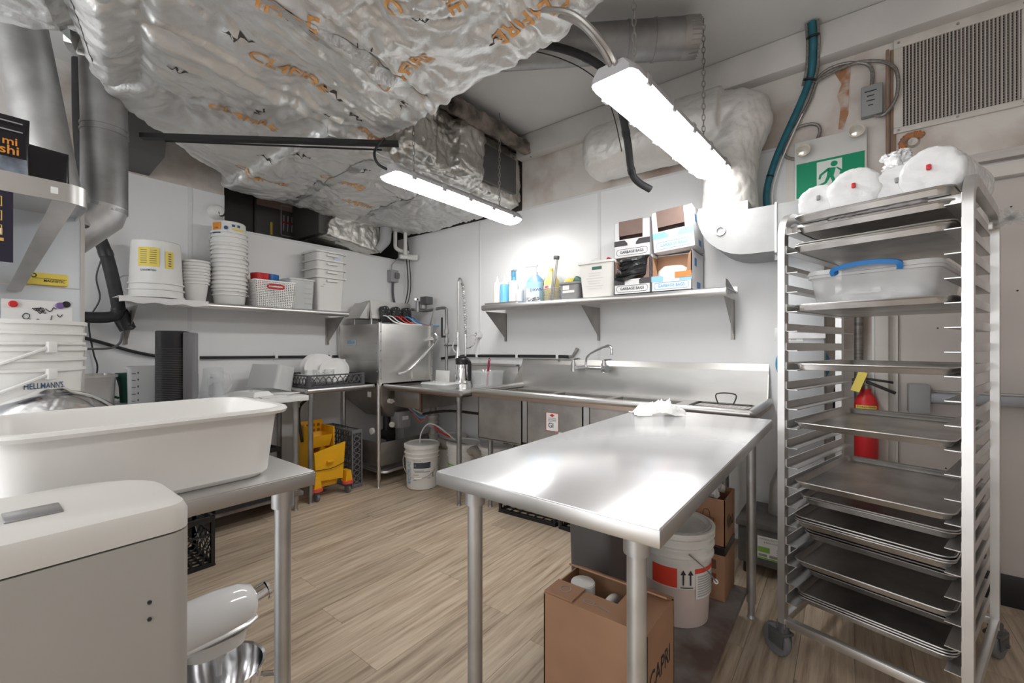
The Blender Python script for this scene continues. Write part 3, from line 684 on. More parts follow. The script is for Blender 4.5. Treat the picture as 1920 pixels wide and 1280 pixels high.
# upside-down pail on newspaper
t = thing('upturned_pail', 'white pail standing upside down with a yellow recipe label', 'bucket', (-3.765, .845, ZS + .012), R(60))
g = G(); pail(g, .135, .150, .385, (.29, .33))
g.V = [(x, y, .385 - z) for x, y, z in g.V]
part(g, 'pail_body', WPL, t)
Mc = Matrix(((1, 0, 0, 0), (0, 0, -1, 0), (0, 1, 0, 0), (0, 0, 0, 1)))
def cyl_m(z, ang=0):   # x round the cylinder, y up, radially out at angle (local -Y is front)
    return Matrix.Translation((0, 0, z)) @ Matrix.Rotation(ang, 4, 'Z') @ Mc
lb = part(G().rect(.115, .125, cyl_m(.265, R(0)), curve=.1445).rect(.05, .115, cyl_m(.255, R(46)), curve=.1447), 'label', YEL, t, 'yellow printed label')
g = G()
for k in range(2):
    for q in range(7): g.rect(.036, .003, cyl_m(.225 + q * .014, 0), curve=.146, x=-.025 + k * .052)
g.text("HELLMANN'S", .018, cyl_m(.178, R(0)) @ Matrix.Rotation(PI, 4, 'Z'), curve=.146, width=.085)
for q in range(6): g.rect(.018, .006, cyl_m(.215 + q * .016, R(46)), curve=.1462)
part(g, 'lettering', mat('ink_blue', (.05, .09, .17), .6), lb, sm=0, fix=False)
pts = spline([(-.152, 0, .155), (-.19, -.01, .14), (-.205, -.02, .09), (-.175, -.05, .045), (-.14, -.075, .04)], 6)
part(G().tube(pts, .005, 6), 'handle', WPL, t)
g = G()
for k in range(14):
    a0 = -.24 + k * .48 / 14
    g.box(-.02 + .004 * math.sin(k * 2), .175, a0, a0 + .48 / 14 + .002, .001, .004 + .002 * math.sin(k * 1.7))
g.add([(.175 + .004 * math.sin(k * 1.9), -.24 + k * .03, .004 if j == 0 else -.034 + .006 * math.sin(k * 1.3)) for j in (0, 1) for k in range(17)], [(k, k + 1, k + 18, k + 17) for k in range(16)])
single(g, 'newspaper_sheet', PAPER, 'crinkled white paper sheet hanging over the left shelf edge', 'paper', (-3.765, .86, ZS))
# stack of small tubs
ORD = ('lowest', 'second', 'third', 'fourth', 'fifth', 'sixth', 'seventh', 'eighth', 'ninth', 'tenth', 'eleventh', 'twelfth', 'thirteenth')
def nth(k, n): return 'lowest' if k == 0 else 'topmost' if k == n - 1 else ORD[k] + ' from bottom'
def nested(name, label, cat, grp, x, y, n, r0, r1, h, pitch, m, ribs, z0=ZS, tilt=0, handle=True):
    gm = G(); pail(gm, r0, r1, h, ribs); me = gm.mesh('tub_body', m)
    for k in range(n):
        if k == 0 or k == n - 1 or True:
            t = thing(name, label + ', ' + nth(k, n), cat, (x + random.uniform(-.002, .002), y + random.uniform(-.002, .002), z0 + k * pitch), random.uniform(-.5, .5), grp)
            link('pail_body', me, t)
            if handle and k % 2 == 0:
                a = random.uniform(.0, 2.0)
                pts = [((r1 + .014) * math.cos(b + a), (r1 + .014) * math.sin(b + a), h - .03 - .075 * math.sin(PI * (b) / (PI * .95)) * (1 if k % 4 else .5)) for b in [PI * .95 * q / 14 for q in range(15)]]
                part(G().tube(pts, .003, 5), 'handle', WPL, t)
nested('plastic_tub', 'small white plastic tub in the stack between pails', 'tub', 'small nested tubs', -3.765, 1.075, 7, .058, .079, .175, .0215, WPL, (.14,), handle=False)
nested('lidless_pail', 'white pail in the tall pail stack', 'bucket', 'tall stack of nested pails', -3.765, 1.29, 14, .100, .114, .13, .032, WPL, (.07, .1), z0=ZS + .004)
t = thing('labelled_pail', 'top pail of the tall stack with orange and blue printed labels', 'bucket', (-3.765, 1.29, ZS + .462), R(62))
g = G(); pail(g, .108, .116, .165, ()); g.V = [(x, y, .165 - z) for x, y, z in g.V]; part(g, 'pail_body', WPL, t)
part(G().rect(.075, .055, cyl_m(.122, R(-38)), curve=.1145), 'label', ORANGE, t, 'orange label')
part(G().rect(.09, .012, cyl_m(.105, R(40)), curve=.1155).rect(.07, .012, cyl_m(.087, R(46)), curve=.116), 'label', YEL, t, 'yellow stripes')
g = G().rect(.075, .018, cyl_m(.076, R(-38)), curve=.1155).lathe([(.014, 0), (.014, .001), (.0, .001)], 16, TM(rz=R(-2)) @ TM((0, -.1155, .11), rx=R(90))).rect(.02, .018, cyl_m(.13, R(22)), curve=.1155).rect(.02, .018, cyl_m(.13, R(40)), curve=.1155)
part(g, 'print', mat('ink_navy', (.05, .10, .25), .6), t, sm=0)
part(G().text('HYBA', .014, cyl_m(.108, R(-38)), curve=.1162), 'lettering', mat('ink_brown', (.25, .1, .02), .6), t, sm=0, fix=False)

# perforated basket
def lattice_basket(W_, D_, H_, nx, ny, nz, tap=.9, m=WPL, bar=.0035):
    g = G()
    def P(sx, sy, z):
        k = tap + (1 - tap) * z / H_
        return (sx * W_ / 2 * k, sy * D_ / 2 * k, z)
    for j in range(nz + 1):
        z = H_ * j / nz
        pts = [P(-1, -1, z), P(1, -1, z), P(1, 1, z), P(-1, 1, z)]
        for a, b in zip(pts, pts[1:] + pts[:1]): g.tube([a, b], bar if j < nz else bar * 1.8, 4)
    for i in range(nx + 1):
        f = -1 + 2 * i / nx
        for sy in (-1, 1): g.tube([P(f, sy, 0), P(f, sy, H_)], bar, 4)
    for i in range(ny + 1):
        f = -1 + 2 * i / ny
        for sx in (-1, 1): g.tube([P(sx, f, 0), P(sx, f, H_)], bar, 4)
    g.box(-W_ / 2 * tap, W_ / 2 * tap, -D_ / 2 * tap, D_ / 2 * tap, 0, .004)
    return g
t = thing('lattice_basket', 'white perforated plastic basket holding red and blue scoops', 'basket', (-3.75, 1.575, ZS), R(90))
part(lattice_basket(.31, .24, .205, 20, 14, 15, bar=.0045), 'basket_wall', WPL, t, sm=0)
part(G().tube(spline([(-.05, -.121, .175), (.05, -.121, .175), (.05, -.121, .15), (-.05, -.121, .15)], 4, True), .007, 6, closed=True), 'hand_grip', RED, t)
for k, (yy, m_, r_, lb_) in enumerate(((1.49, RED, .3, 'red plastic scoop leaning in the perforated basket'), (1.53, RED, -.1, 'red plastic scoop standing beside the blue scoop'), (1.60, BLUE, .1, 'blue plastic scoop standing in the perforated basket'))):
    g = G().loft([rr(.07, .05, .012, 0), rr(.09, .07, .015, .07), rr(.10, .075, .02, .14)], True, False).loft([rr(.066, .046, .012, .004), rr(.096, .071, .02, .14)], True, False).tube([(0, .03, .06), (0, .06, .09), (0, .07, .02)], .008, 6)
    single(g, 'scoop', m_, lb_, 'scoop', (-3.76, yy, ZS + .135), r_ + k)
# food storage boxes
def fbox(t, w, d, h, m=CLEARW, tap=.9, name='box_wall', rimw=.016, wall=.003):
    g = G().loft([rr(w * tap, d * tap, .025, 0), rr(w, d, .03, h), rr(w + rimw, d + rimw, .034, h), rr(w + rimw, d + rimw, .034, h - .014), rr(w, d, .03, h - .014)], True, False)
    g.loft([rr(w * tap - 2 * wall, d * tap - 2 * wall, .022, wall), rr(w - 2 * wall, d - 2 * wall, .028, h)], True, False)
    return part(g, name, m, t)
t = thing('measuring_box', 'frosted square storage box with measuring marks behind the basket', 'container', (-3.77, 1.80, ZS), R(90))
fbox(t, .21, .26, .255)
g = G()
for k in range(5): g.rect(.03, .003, face_m((.06, -.1295 - .00 * k, .05 + k * .042), '-Y')).rect(.02, .004, face_m((.02, -.13, .05 + k * .042), '-Y'))
part(g, 'measuring_marks', INKG, t, sm=0)
for k, (h, z, lb_) in enumerate(((.30, 0, 'lowest tall square white storage box at the end of the left shelf'), (.27, .105, 'second square white storage box in the end stack'), (.235, .215, 'third square white storage box in the end stack'), (.21, .315, 'topmost square white storage box in the end stack'))):
    t = thing('storage_box', lb_, 'container', (-3.77, 2.055, ZS + z), R(90))
    fbox(t, .262, .262, h, mat('storage_white', (.70, .70, .68), .4), .88, rimw=.034)
    part(G().box(-.05, .05, -.152, -.138, h - .045, h - .028, .003), 'lug', WPL2, t)
    if k == 0: part(G().rect(.02, .005, face_m((-.07, -.132, .23), '-Y')).rect(.03, .005, face_m((-.09, -.131, .21), '-Y')), 'measuring_marks', INKG, t, sm=0)
    if k == 3: part(G().rect(.06, .025, face_m((.05, -.1375, .15), '-Y')), 'date_label', mat('pale_blue_label', (.55, .6, .8), .6), t, sm=0)

# ================================================================ tables, dishwasher, sinks
def leg(g, x, y, z1, r=.02, z0=0.0, socket=True):
    g.cyl((x, y, z0 + .07), (x, y, z1), r, n=14)
    g.cyl((x, y, z0 + .012), (x, y, z0 + .08), r * .72, n=12); g.cyl((x, y, z0), (x, y, z0 + .014), r * .95, r * .7, n=12)
    if socket: g.cyl((x, y, z1 - .055), (x, y, z1), r * 1.35, r * 1.35, n=14)
    return g
def legp(m, t, x, y, z1, r=.02):
    l = part(G().cyl((x, y, .07), (x, y, z1), r, n=14), 'leg', m, t)
    part(G().cyl((x, y, .012), (x, y, .08), r * .72, n=12).cyl((x, y, 0), (x, y, .014), r * .95, r * .7, n=12), 'foot', m, l)
    part(G().cyl((x, y, z1 - .055), (x, y, z1), r * 1.35, n=14), 'socket', m, l)
    return l
# table along the left wall (white laminate top)
t = thing('side_table', 'white topped work table along the left wall below the shelf', 'table', (-3.56, .95, 0))
part(G().box(-.34, .36, -.72, .675, .83, .87, .004), 'tabletop', MARB, t)
for sx, sy in ((.27, .62), (-.29, .62), (.27, -.66), (-.29, -.66)): legp(DSTEEL, t, sx, sy, .83)
part(G().box(-.31, .31, -.68, .66, .115, .145, .004), 'undershelf', CONC, t)
ZT = .871
# things on it
t = thing('tower_fan', 'black and grey tower fan standing on the white side table', 'fan', (-3.33, .84, ZT), R(64))
part(G().lathe([(0, 0), (.115, 0), (.115, .018), (.1, .028), (0, .028)], 32), 'base', BLACK, t)
g = G().loft([rr(.165, .16, .06, z, -.012, 0, 6) for z in (.028, .38, .44, .458)])
fb = part(g, 'body', BLACK, t)
for k in range(30):
    z = .04 + k * .0108
    part(G().tube([(-.096 + .0015, .04, z), (-.093, -.03, z), (-.07, -.075, z), (-.02, -.084, z), (.03, -.083, z), (.06, -.07, z)], .0026, 4), 'louvre', DARKG, t)
part(G().box(.055, .105, -.088, .085, .028, .452, .008), 'side_panel', mat('fan_grey', (.19, .185, .20), .4), t)
part(G().box(-.08, .05, -.06, .06, .458, .462, .002), 'control_plate', DARKG, t)
t = thing('measuring_box', 'tall frosted measuring container left of the tower fan', 'container', (-3.52, .735, ZT), R(75))
fbox(t, .17, .17, .24, CLEARW, .95)
g = G()
for k in range(5): g.rect(.018, .004, face_m((-.05, -.0845, .03 + k * .042), '-Y')).rect(.006, .012, face_m((-.03, -.0845, .035 + k * .042), '-Y'))
part(g, 'measuring_marks', INK, t, sm=0)
t = thing('green_jug', 'dark green plastic jug beside the measuring container', 'jug', (-3.74, .70, ZT))
part(G().lathe([(0, 0), (.05, 0), (.055, .1), (.075, .19), (.07, .19), (.05, .1), (0, .005)], 24), 'jug_body', DGREEN, t)
part(G().tube(spline([(.0, -.07, .18), (.01, -.12, .16), (.01, -.12, .07), (.0, -.055, .03)], 5), .008, 8), 'handle', DGREEN, t)
t = thing('steel_insert_pan', 'deep stainless insert pan standing by the wall', 'pan', (-3.72, .48, ZT))
fbox(t, .30, .26, .19, STEEL, .92)
def jar(name, label, x, y, r, h, m=GLASS, up=True, cat='jug'):
    t = thing(name, label, cat, (x, y, ZT), random.uniform(0, 3))
    pr = [(r, 0), (r * .97, .01), (r * .78, h * .97), (r * .7, h), (0, h), (0, h - .006), (r * .66, h - .006), (r * .74, h * .96), (r * .93, .012), (r * .93, 0), (r, 0)]
    part(G().lathe(pr, 28), 'jar_body', m, t)
    part(G().tube(spline([(0, r * .88, h * .8), (0, r * 1.5, h * .72), (0, r * 1.55, h * .3), (0, r * .95, h * .16)], 6), .008, 8), 'handle', m, t)
    return t
jar('blender_jar', 'clear upturned blender jar beside the tower fan', -3.57, 1.12, .078, .215, CLEAR)
jar('measuring_cup', 'small clear measuring cup under the blender jar edge', -3.42, 1.10, .042, .12, CLEAR)
jar('measuring_cup', 'clear measuring cup against the wall behind the blender jar', -3.76, 1.20, .05, .16, CLEAR)
t = thing('knife_block', 'small dark slotted tool holder behind the clear jars', 'holder', (-3.80, 1.05, ZT))
part(G().box(-.04, .04, -.04, .04, 0, .17, .01), 'body', DARKG, t)
for k in range(4): part(G().box(-.03 + k * .018, -.02 + k * .018, -.02, .02, .17, .20 + .01 * (k % 2), .002), 'tool_handle', MIDG, t)
t = thing('clear_food_box', 'clear plastic food box tipped over on the white side table', 'container', (-3.63, 1.52, ZT + .022), R(20))
g = G().loft([rr(.30, .16, .03, 0), rr(.32, .18, .035, .19)], True, False).loft([rr(.293, .153, .028, .004), rr(.313, .173, .033, .19)], True, False)
M_ = TM((0, 0, .19), rx=R(180), rz=0) 
g.V = [tuple(TM((0, 0, .0), rx=R(-14)) @ (M_ @ Vector(v))) for v in g.V]
part(g, 'box_wall', CLEARW, t)
for k, (x, y, a, w, d, lb_) in enumerate(((-3.46, 1.33, .3, .26, .17, 'folded white paper tray lying on the side table'), (-3.34, 1.42, -.2, .26, .18, 'flat white card sheet on the side table edge'), (-3.42, 1.52, .6, .22, .16, 'white card sheet lying below the tipped food box'))):
    g = G().box(-w / 2, w / 2, -d / 2, d / 2, 0, .004, .001)
    if k == 0: g.loft([rr(w, d, .01, .004), rr(w * .8, d * .7, .01, .035)]).box(-.02, .02, -.004, .004, .035, .042)
    single(g, 'paper_tray' if k == 0 else 'card_sheet', PAPER, lb_, 'paper', (x, y, ZT + (.0, .0, .005)[k]), a)

# dish table on the left (drainboard), with dish rack
t = thing('dish_table', 'stainless dish table left of the dishwasher with a dish rack on it', 'table', (-3.6, 2.0, 0))
g = G().box(-.33, .28, -.33, .27, .875, .883)
g.tube([(.28, -.33, .885), (.28, .27, .885)], .02, 10).tube([(-.33, -.33, .885), (.28, -.33, .885)], .02, 10)
g.box(-.335, -.32, -.33, .27, .88, .99, .003)
part(g, 'tabletop', STEEL, t)
part(G().box(-.28, .25, -.29, .25, .855, .874).box(-.1, -.06, -.3, .25, .845, .86), 'brace', DSTEEL, t)
for sx, sy in ((.26, -.29), (-.28, -.29)): legp(GALVD, t, sx, sy, .865, .019)
def dish_rack(name, label, loc, rz, stand=False):
    t = thing(name, label, 'rack', loc, rz)
    Mr = TM((0, 0, .25), rx=R(90)) if stand else None
    m = GREYP if stand else DARKG
    def pt(g, nm, mm=m):
        if Mr is not None: g.V = [tuple(Mr @ Vector(v)) for v in g.V]
        return part(g, nm, mm, t, sm=0)
    A = .25
    g = G()
    for k in range(13):
        f = -A + 2 * A * k / 12
        g.box(f - .003, f + .003, -A, A, .0, .012).box(-A, A, f - .003, f + .003, 0, .012)
    for k in range(-6, 7):
        g.tube([(max(-A, -A + k * .08), max(-A, -A - k * .08), .008), (min(A, A + k * .08), min(A, A - k * .08), .008)], .004, 4)
    pt(g, 'base_lattice')
    for q in range(4):
        g = G(); Mq = Matrix.Rotation(q * PI / 2, 4, 'Z')
        g.box(-A, A, -A, -A + .012, 0, .012, M=Mq).box(-A, A, -A, -A + .012, .088, .1, M=Mq)
        n = 10
        for k in range(n):
            x0 = -A + 2 * A * k / n; x1 = x0 + 2 * A / n; xm = (x0 + x1) / 2; y = -A + .006
            for a, b in (((x0, y, .05), (x0 + .014, y, .075)), ((x0 + .014, y, .075), (x1 - .014, y, .075)), ((x1 - .014, y, .075), (x1, y, .05)), ((x1, y, .05), (x1 - .014, y, .025)), ((x1 - .014, y, .025), (x0 + .014, y, .025)), ((x0 + .014, y, .025), (x0, y, .05)), ((xm, y, .075), (xm, y, .1)), ((xm, y, 0), (xm, y, .025))):
                g.tube([a, b], .004, 4, M=Mq)
        pt(g, 'side_lattice')
        pt(G().box(-A - .002, -A + .03, -A - .002, -A + .03, -.001, .101, .006, M=Mq), 'corner_post')
    return t
dish_rack('dish_rack', 'dark grey dish rack of plates and glasses on the dish table', (-3.59, 1.94, .906), 0)
dish_rack('dish_rack', 'grey dish rack standing on its side on the floor beside the mop bucket', (-3.64, 2.20, .002), 0, True)
for k, (x, y, r, lean) in enumerate(((-3.52, 2.00, .105, 12), (-3.55, 2.05, .105, 10), (-3.60, 1.93, .125, 14), (-3.66, 1.98, .12, 14), (-3.72, 1.95, .125, 10))):
    g = G().lathe([(0, 0), (r * .55, 0), (r * .62, .006), (r, .018), (r, .021), (r * .6, .010), (0, .006)], 36, TM(rx=R(0), ry=R(90 - lean)))
    single(g, 'plate', CERAM, 'white round plate standing on edge in the dish rack', 'plate', (x, y, .92 + r), R(-32), 'plates in the dish rack')
single(G().box(-.012, -.004, -.09, .09, -.1, .1, .004, M=TM(ry=R(-12))), 'square_plate', CERAM, 'white square plate behind the round plates', 'plate', (-3.67, 2.11, 1.02), R(-20))
for k, (x, y) in enumerate(((-3.45, 1.85), (-3.53, 1.80), (-3.47, 1.94))):
    t = thing('beer_mug', 'clear glass mug standing in the dish rack', 'glass', (x, y, .92), k * 1.1, 'glasses in the dish rack')
    part(G().lathe([(0, 0), (.034, 0), (.04, .12), (.037, .12), (.031, .008), (0, .008)], 24), 'glass_body', GLASS, t)
    part(G().tube(spline([(.037, 0, .1), (.07, 0, .09), (.065, 0, .04), (.035, 0, .02)], 5), .005, 6), 'handle', GLASS, t)
for k, (x, y) in enumerate(((-3.58, 1.76), (-3.66, 1.76))):
    single(G().lathe([(0, .0), (.03, 0), (.055, .05), (.06, .075), (.057, .075), (.05, .05), (0, .006)], 24), 'bowl', CERAM if k else WPL, ('white round bowl at the rack corner', 'small white cup in the rack corner')[k], 'bowl', (x, y, .921))

# ---- dishwasher
dw = thing('dishwasher', 'stainless corner dishwasher with side lifting handle', 'dishwasher', (-3.59, 2.60, 0))
cx, cy = -3.59, 2.60
def dwp(g, name, m, label=None, sm=40): return offp(dw, part(g, name, m, dw, label, sm))
offp = lambda p, o: (setattr(o, 'location', Vector(o.location) - Vector(p.location)), o)[1]
dwp(G().box(-3.91, -3.272, 2.292, 2.30, .905, 1.437, .002).box(-3.905, -3.268, 2.288, 2.292, 1.095, 1.10), 'left_door', STEELB)
dwp(G().box(-3.268, -3.26, 2.30, 2.88, .905, 1.437, .002), 'front_door', STEELB)
dwp(G().box(-3.91, -3.27, 2.30, 2.9, 1.425, 1.437).box(-3.92, -3.90, 2.3, 2.9, .9, 1.437).box(-3.9, -3.27, 2.88, 2.90, .9, 1.437), 'hood', STEEL)
g = G().box(-3.275, -3.245, 2.27, 2.30, .89, 1.445, .003).box(-3.93, -3.905, 2.275, 2.3, .89, 1.44).box(-3.28, -3.25, 2.868, 2.895, .89, 1.44)
dwp(g, 'guide_rail', STEEL)
g = G()
for k in range(7):
    z = .93 + k * .083
    g.cyl((-3.28 + .006, 2.266, z), (-3.28 + .006, 2.274, z), .006, n=8); g.cyl((-3.245, 2.288, z + .02), (-3.238, 2.288, z + .02), .006, n=8); g.cyl((-3.25, 2.883, z + .02), (-3.243, 2.883, z + .02), .005, n=8)
dwp(g, 'rivets', DSTEEL)
b_ = dwp(G().box(-3.78, -3.63, 2.286, 2.29, 1.24, 1.30, .002), 'badge', mat('badge_grey', (.55, .6, .65), .4, .5))
g = G().text('ECOLAB', .035, face_m((-3.705, 2.2845, 1.272), '-Y'), width=.12); o = part(g, 'lettering', CYAN, b_, sm=0, fix=False); 
o.location = -Vector((cx, cy, 0)) - Vector((0, 0, 0)); o.location = Vector((0, 0, 0))
# control box on stand-offs, peristaltic pumps, hoses
dwp(G().prism([(-3.88, 1.50), (-3.60, 1.50), (-3.60, 1.675), (-3.83, 1.655)], 'y', 2.42, 2.90), 'control_box', STEELB)
dwp(G().prism([(2.42, 1.50), (2.42, 1.66), (2.32, 1.50)], 'x', -3.86, -3.62).prism([(-3.62, 1.5), (-3.60, 1.675), (-3.56, 1.5)], 'y', 2.42, 2.90), 'sloped_cover', STEELB)
for (xx, yy) in ((-3.83, 2.4), (-3.62, 2.45), (-3.62, 2.85), (-3.83, 2.85)): dwp(G().cyl((xx, yy, 1.437), (xx, yy, 1.50), .010, n=10), 'stand_off', STEEL)
for k in range(3):
    y0 = 2.55 + k * .13
    p_ = dwp(G().cyl((-3.585, y0, 1.575), (-3.535, y0, 1.575), .052, n=20).box(-3.585, -3.53, y0 - .052, y0 + .052, 1.47, 1.565, .006), 'pump', BLACK)
    for q, dy in ((0, -.03), (1, .03)):
        m_ = (WPL, RED, BLUE)[k] if q else (WPL, REDW, CYAN)[k]
        dwp(G().tube(spline([(-3.535, y0 + dy, 1.53), (-3.47, y0 + dy, 1.52), (-3.42, y0 + dy + .04, 1.47), (-3.38, y0 + dy + .12, 1.447), (-3.36, y0 + .3, 1.447)], 5), .006, 6), 'hose', m_)
    g = G()
    for a in range(6): g.cyl((-3.536, y0 + .035 * math.cos(a * PI / 3), 1.575 + .035 * math.sin(a * PI / 3)), (-3.53, y0 + .035 * math.cos(a * PI / 3), 1.575 + .035 * math.sin(a * PI / 3)), .004, n=6)
    dwp(g, 'pump_screws', CHROME)
dwp(G().rect(.05, .025, face_m((-3.597, 2.50, 1.645), '+X')).rect(.09, .022, face_m((-3.597, 2.72, 1.65), '+X')), 'sticker', PAPER, sm=0)
dwp(G().tube(spline([(-3.245, 2.92, 1.36), (-3.225, 2.93, 1.33), (-3.215, 2.90, 1.285), (-3.19, 2.80, 1.21), (-3.18, 2.62, 1.07), (-3.18, 2.52, 1.005), (-3.18, 2.42, .985)], 6), .015, 10), 'lift_handle', CHROME)
dwp(G().cyl((-3.20, 2.60, 1.06), (-3.20, 2.60, .93), .006).cyl((-3.205, 2.60, .93), (-3.19, 2.60, .93), .01), 'handle_link', STEEL)
dwp(G().cyl((-3.26, 2.88, 1.3), (-3.2, 2.88, 1.3), .018), 'handle_pivot', STEEL)
# tank and frame below
dwp(G().loft([rr(.60, .56, .02, .885, -3.58, 2.59, 3), rr(.56, .52, .02, .72, -3.58, 2.59, 3), rr(.36, .34, .03, .58, -3.55, 2.62, 3)]), 'wash_tank', DSTEEL)
dwp(G().box(-3.86, -3.30, 2.32, 2.90, .12, .125).box(-3.31, -3.30, 2.32, 2.90, .16, .37, .003).box(-3.86, -3.30, 2.315, 2.325, .16, .37, .003), 'base_tray', DSTEEL)
dwp(G().cyl((-3.5, 2.5, .40), (-3.38, 2.5, .40), .05).cyl((-3.45, 2.5, .42), (-3.45, 2.5, .6), .035).cyl((-3.55, 2.62, .3), (-3.55, 2.62, .6), .045), 'pump_body', BLACK)
dwp(G().box(-3.42, -3.30, 2.52, 2.66, .47, .62, .004), 'junction_box', MIDG)
dwp(G().rect(.07, .035, face_m((-3.299, 2.6, .56), '+X')).rect(.06, .10, face_m((-3.46, 2.318, .82), '-Y')).rect(.07, .10, face_m((-3.285, 2.55, .81), '+X')), 'sticker', PAPER, sm=0)
dwp(G().cyl((-3.29, 2.41, .74), (-3.25, 2.41, .74), .022), 'knob', WPL)
dwp(G().lathe([(0, 0), (.03, 0), (.03, .02), (0, .025)], 12, TM((-3.39, 2.31, .47), rx=R(90))), 'knob', WPL)
dwp(G().lathe([(0, 0), (.025, 0), (.025, .02), (0, .025)], 12, TM((-3.3, 2.44, .52), ry=R(90))), 'knob', WPL)
for k, m_ in enumerate((WPL, CYAN, REDW)): dwp(G().tube(spline([(-3.25, 2.41, .74), (-3.18, 2.5 + k * .02, .71 - .02 * k), (-3.1, 2.62, .62 - .04 * k), (-3.06, 2.72, .60 + .03 * k), (-3.1, 2.85, .7)], 6), .005, 6), 'chemical_hose', m_)
for (xx, yy, top) in ((-3.235, 2.262, .90), (-3.88, 2.32, .9), (-3.27, 2.93, .9), (-3.88, 2.93, .9)):
    dwp(leg(G(), xx, yy, top, .017, socket=False), 'leg', STEEL)
dwp(G().tube(spline([(-3.88, 2.32, .13), (-3.4, 2.29, .13), (-3.22, 2.3, .13), (-3.2, 2.45, .135), (-3.2, 2.9, .13)], 5), .014, 8), 'frame_rail', STEEL)
# water feed pipework by the dishwasher
wf = thing('feed_pipe', 'galvanised water feed pipe with valves rising beside the dishwasher', 'pipe', (-3.12, 2.96, .95))
P = spline([(-3.62, 2.93, 1.62), (-3.45, 2.94, 1.60), (-3.35, 2.95, 1.60), (-3.2, 2.96, 1.615), (-3.13, 2.96, 1.605), (-3.12, 2.96, 1.55), (-3.12, 2.96, 1.3), (-3.12, 2.96, .8)], 5)
offp(wf, part(G().tube(P, .015, 10), 'pipe', GALVD, wf))
for a, b, r in (((-3.12, 2.96, 1.40), (-3.12, 2.96, 1.36), .024), ((-3.12, 2.96, 1.32), (-3.12, 2.96, 1.27), .022), ((-3.52, 2.935, 1.59), (-3.52, 2.935, 1.70), .025), ((-3.44, 2.94, 1.62), (-3.44, 2.94, 1.66), .035)): offp(wf, part(G().cyl(a, b, r), 'fitting', GALVD, wf))
offp(wf, part(G().box(-3.45, -3.35, 2.90, 2.99, 1.66, 1.74, .008), 'solenoid', DARKG, wf))
offp(wf, part(G().cyl((-3.55, 2.935, 1.71), (-3.55, 2.935, 1.73), .035, n=16), 'cap', CHROME, wf))
offp(wf, part(G().box(-3.17, -3.155, 2.93, 2.945, 1.33, 1.52, .004).box(-3.17, -3.12, 2.935, 2.945, 1.32, 1.34), 'valve_lever', BLACK, wf))
offp(wf, part(G().box(-3.14, -3.06, 2.945, 3.079, 1.235, 1.25), 'pipe_bracket', DARKG, wf))
offp(wf, part(G().prism([(2.88, 1.44), (2.91, 1.44), (2.96, 1.62), (2.93, 1.62)], 'x', -3.28, -3.26), 'gusset', STEEL, wf))
# ---- dish table on the right with the scrap sink
t = thing('scrap_table', 'stainless soiled dish table between the dishwasher and the sinks', 'table', (-2.8, 2.7, 0))
g = G().box(-.45, .50, -.36, .34, .865, .872)
g.tube([(-.45, -.37, .88), (.50, -.37, .88)], .02, 10).tube([(.50, -.37, .88), (.50, .3, .88)], .02, 10)
part(g, 'tabletop', STEEL, t)
part(G().box(-.1, .50, .34, .362, .865, 1.075, .004).box(-.1, .50, .31, .362, 1.06, 1.075), 'backsplash', STEELB, t)
part(G().box(-.40, -.05, -.30, .18, .70, .865, .006), 'scrap_sink', DSTEEL, t)
part(G().box(-.43, .47, -.34, .3, .845, .864).box(-.05, -.03, -.31, -.29, .68, .865), 'brace', mat('warm_steel', (.42, .33, .27), .4, 1.0), t)
for sx, sy in ((.41, -.30), (.41, .28)): legp(GALVD, t, sx, sy, .86, .02)
part(G().cyl((-.22, 0, .70), (-.22, 0, .62), .03).cyl((-.22, 0, .62), (-.22, 0, .50), .045).cyl((-.22, 0, .50), (-.22, 0, .42), .03).tube(spline([(-.22, 0, .44), (-.22, .03, .36), (-.1, .05, .34), (.2, .05, .33), (.3, .05, .30), (.31, .05, .1), (.31, .05, 0)], 6), .045, 14), 'drain_pipe', mat('pipe_beige', (.33, .31, .28), .5), t)
part(G().cyl((-.22, 0, .60), (-.22, 0, .585), .052).cyl((-.22, 0, .55), (-.22, 0, .535), .052).cyl((-.22, 0, .515), (-.22, 0, .5), .052), 'slip_nut', MIDG, t)
part(G().tube(spline([(-.25, -.1, .62), (0, .0, .66), (.3, .2, .63), (.5, .28, .66)], 6), .012, 8).tube(spline([(.28, .25, .68), (.34, .28, .6), (.31, .25, .55), (.4, .28, .62)], 6), .006, 6), 'loose_cable', BLACK, t)
single(G().box(-.11, .09, -.006, .006, 0, .125, .002, M=TM(rx=R(-4))), 'white_board', WPL, 'white plastic board leaning on the scrap table beside the dishwasher', 'board', (-3.11, 2.90, .875), R(-4))
t = thing('tray_with_lid', 'shallow clear plastic tray with lid on the scrap table', 'tray', (-2.72, 2.50, .874), R(5))
part(G().loft([rr(.24, .16, .02, 0), rr(.27, .19, .025, .045)], True, False), 'tray_base', CLEAR, t)
part(G().loft([rr(.28, .20, .025, .046), rr(.26, .18, .025, .058), rr(.2, .12, .02, .06)]), 'lid', CLEARW, t)
t = thing('thermal_carafe', 'steel thermal carafe with black lid and handle', 'carafe', (-2.63, 2.68, .873), R(-10))
part(G().lathe([(0, 0), (.072, 0), (.076, .012), (.066, .12), (.055, .2), (.05, .215), (0, .215)], 28), 'steel_body', CHROME, t)
part(G().lathe([(.052, .205), (.058, .21), (.06, .25), (.05, .262), (0, .264)], 28).lathe([(0, 0), (.038, 0), (.04, .014), (0, .018)], 20, TM((0, 0, .264))).box(-.075, -.045, -.02, .02, .225, .25, .006), 'lid', BLACK, t)
part(G().tube(spline([(.055, 0, .235), (.095, 0, .23), (.105, 0, .18), (.098, 0, .07)], 6), .011, 8, sec=[(-.009, -.014), (.009, -.014), (.009, .014), (-.009, .014)], up=(0, 1, 0)), 'handle', BLACK, t)
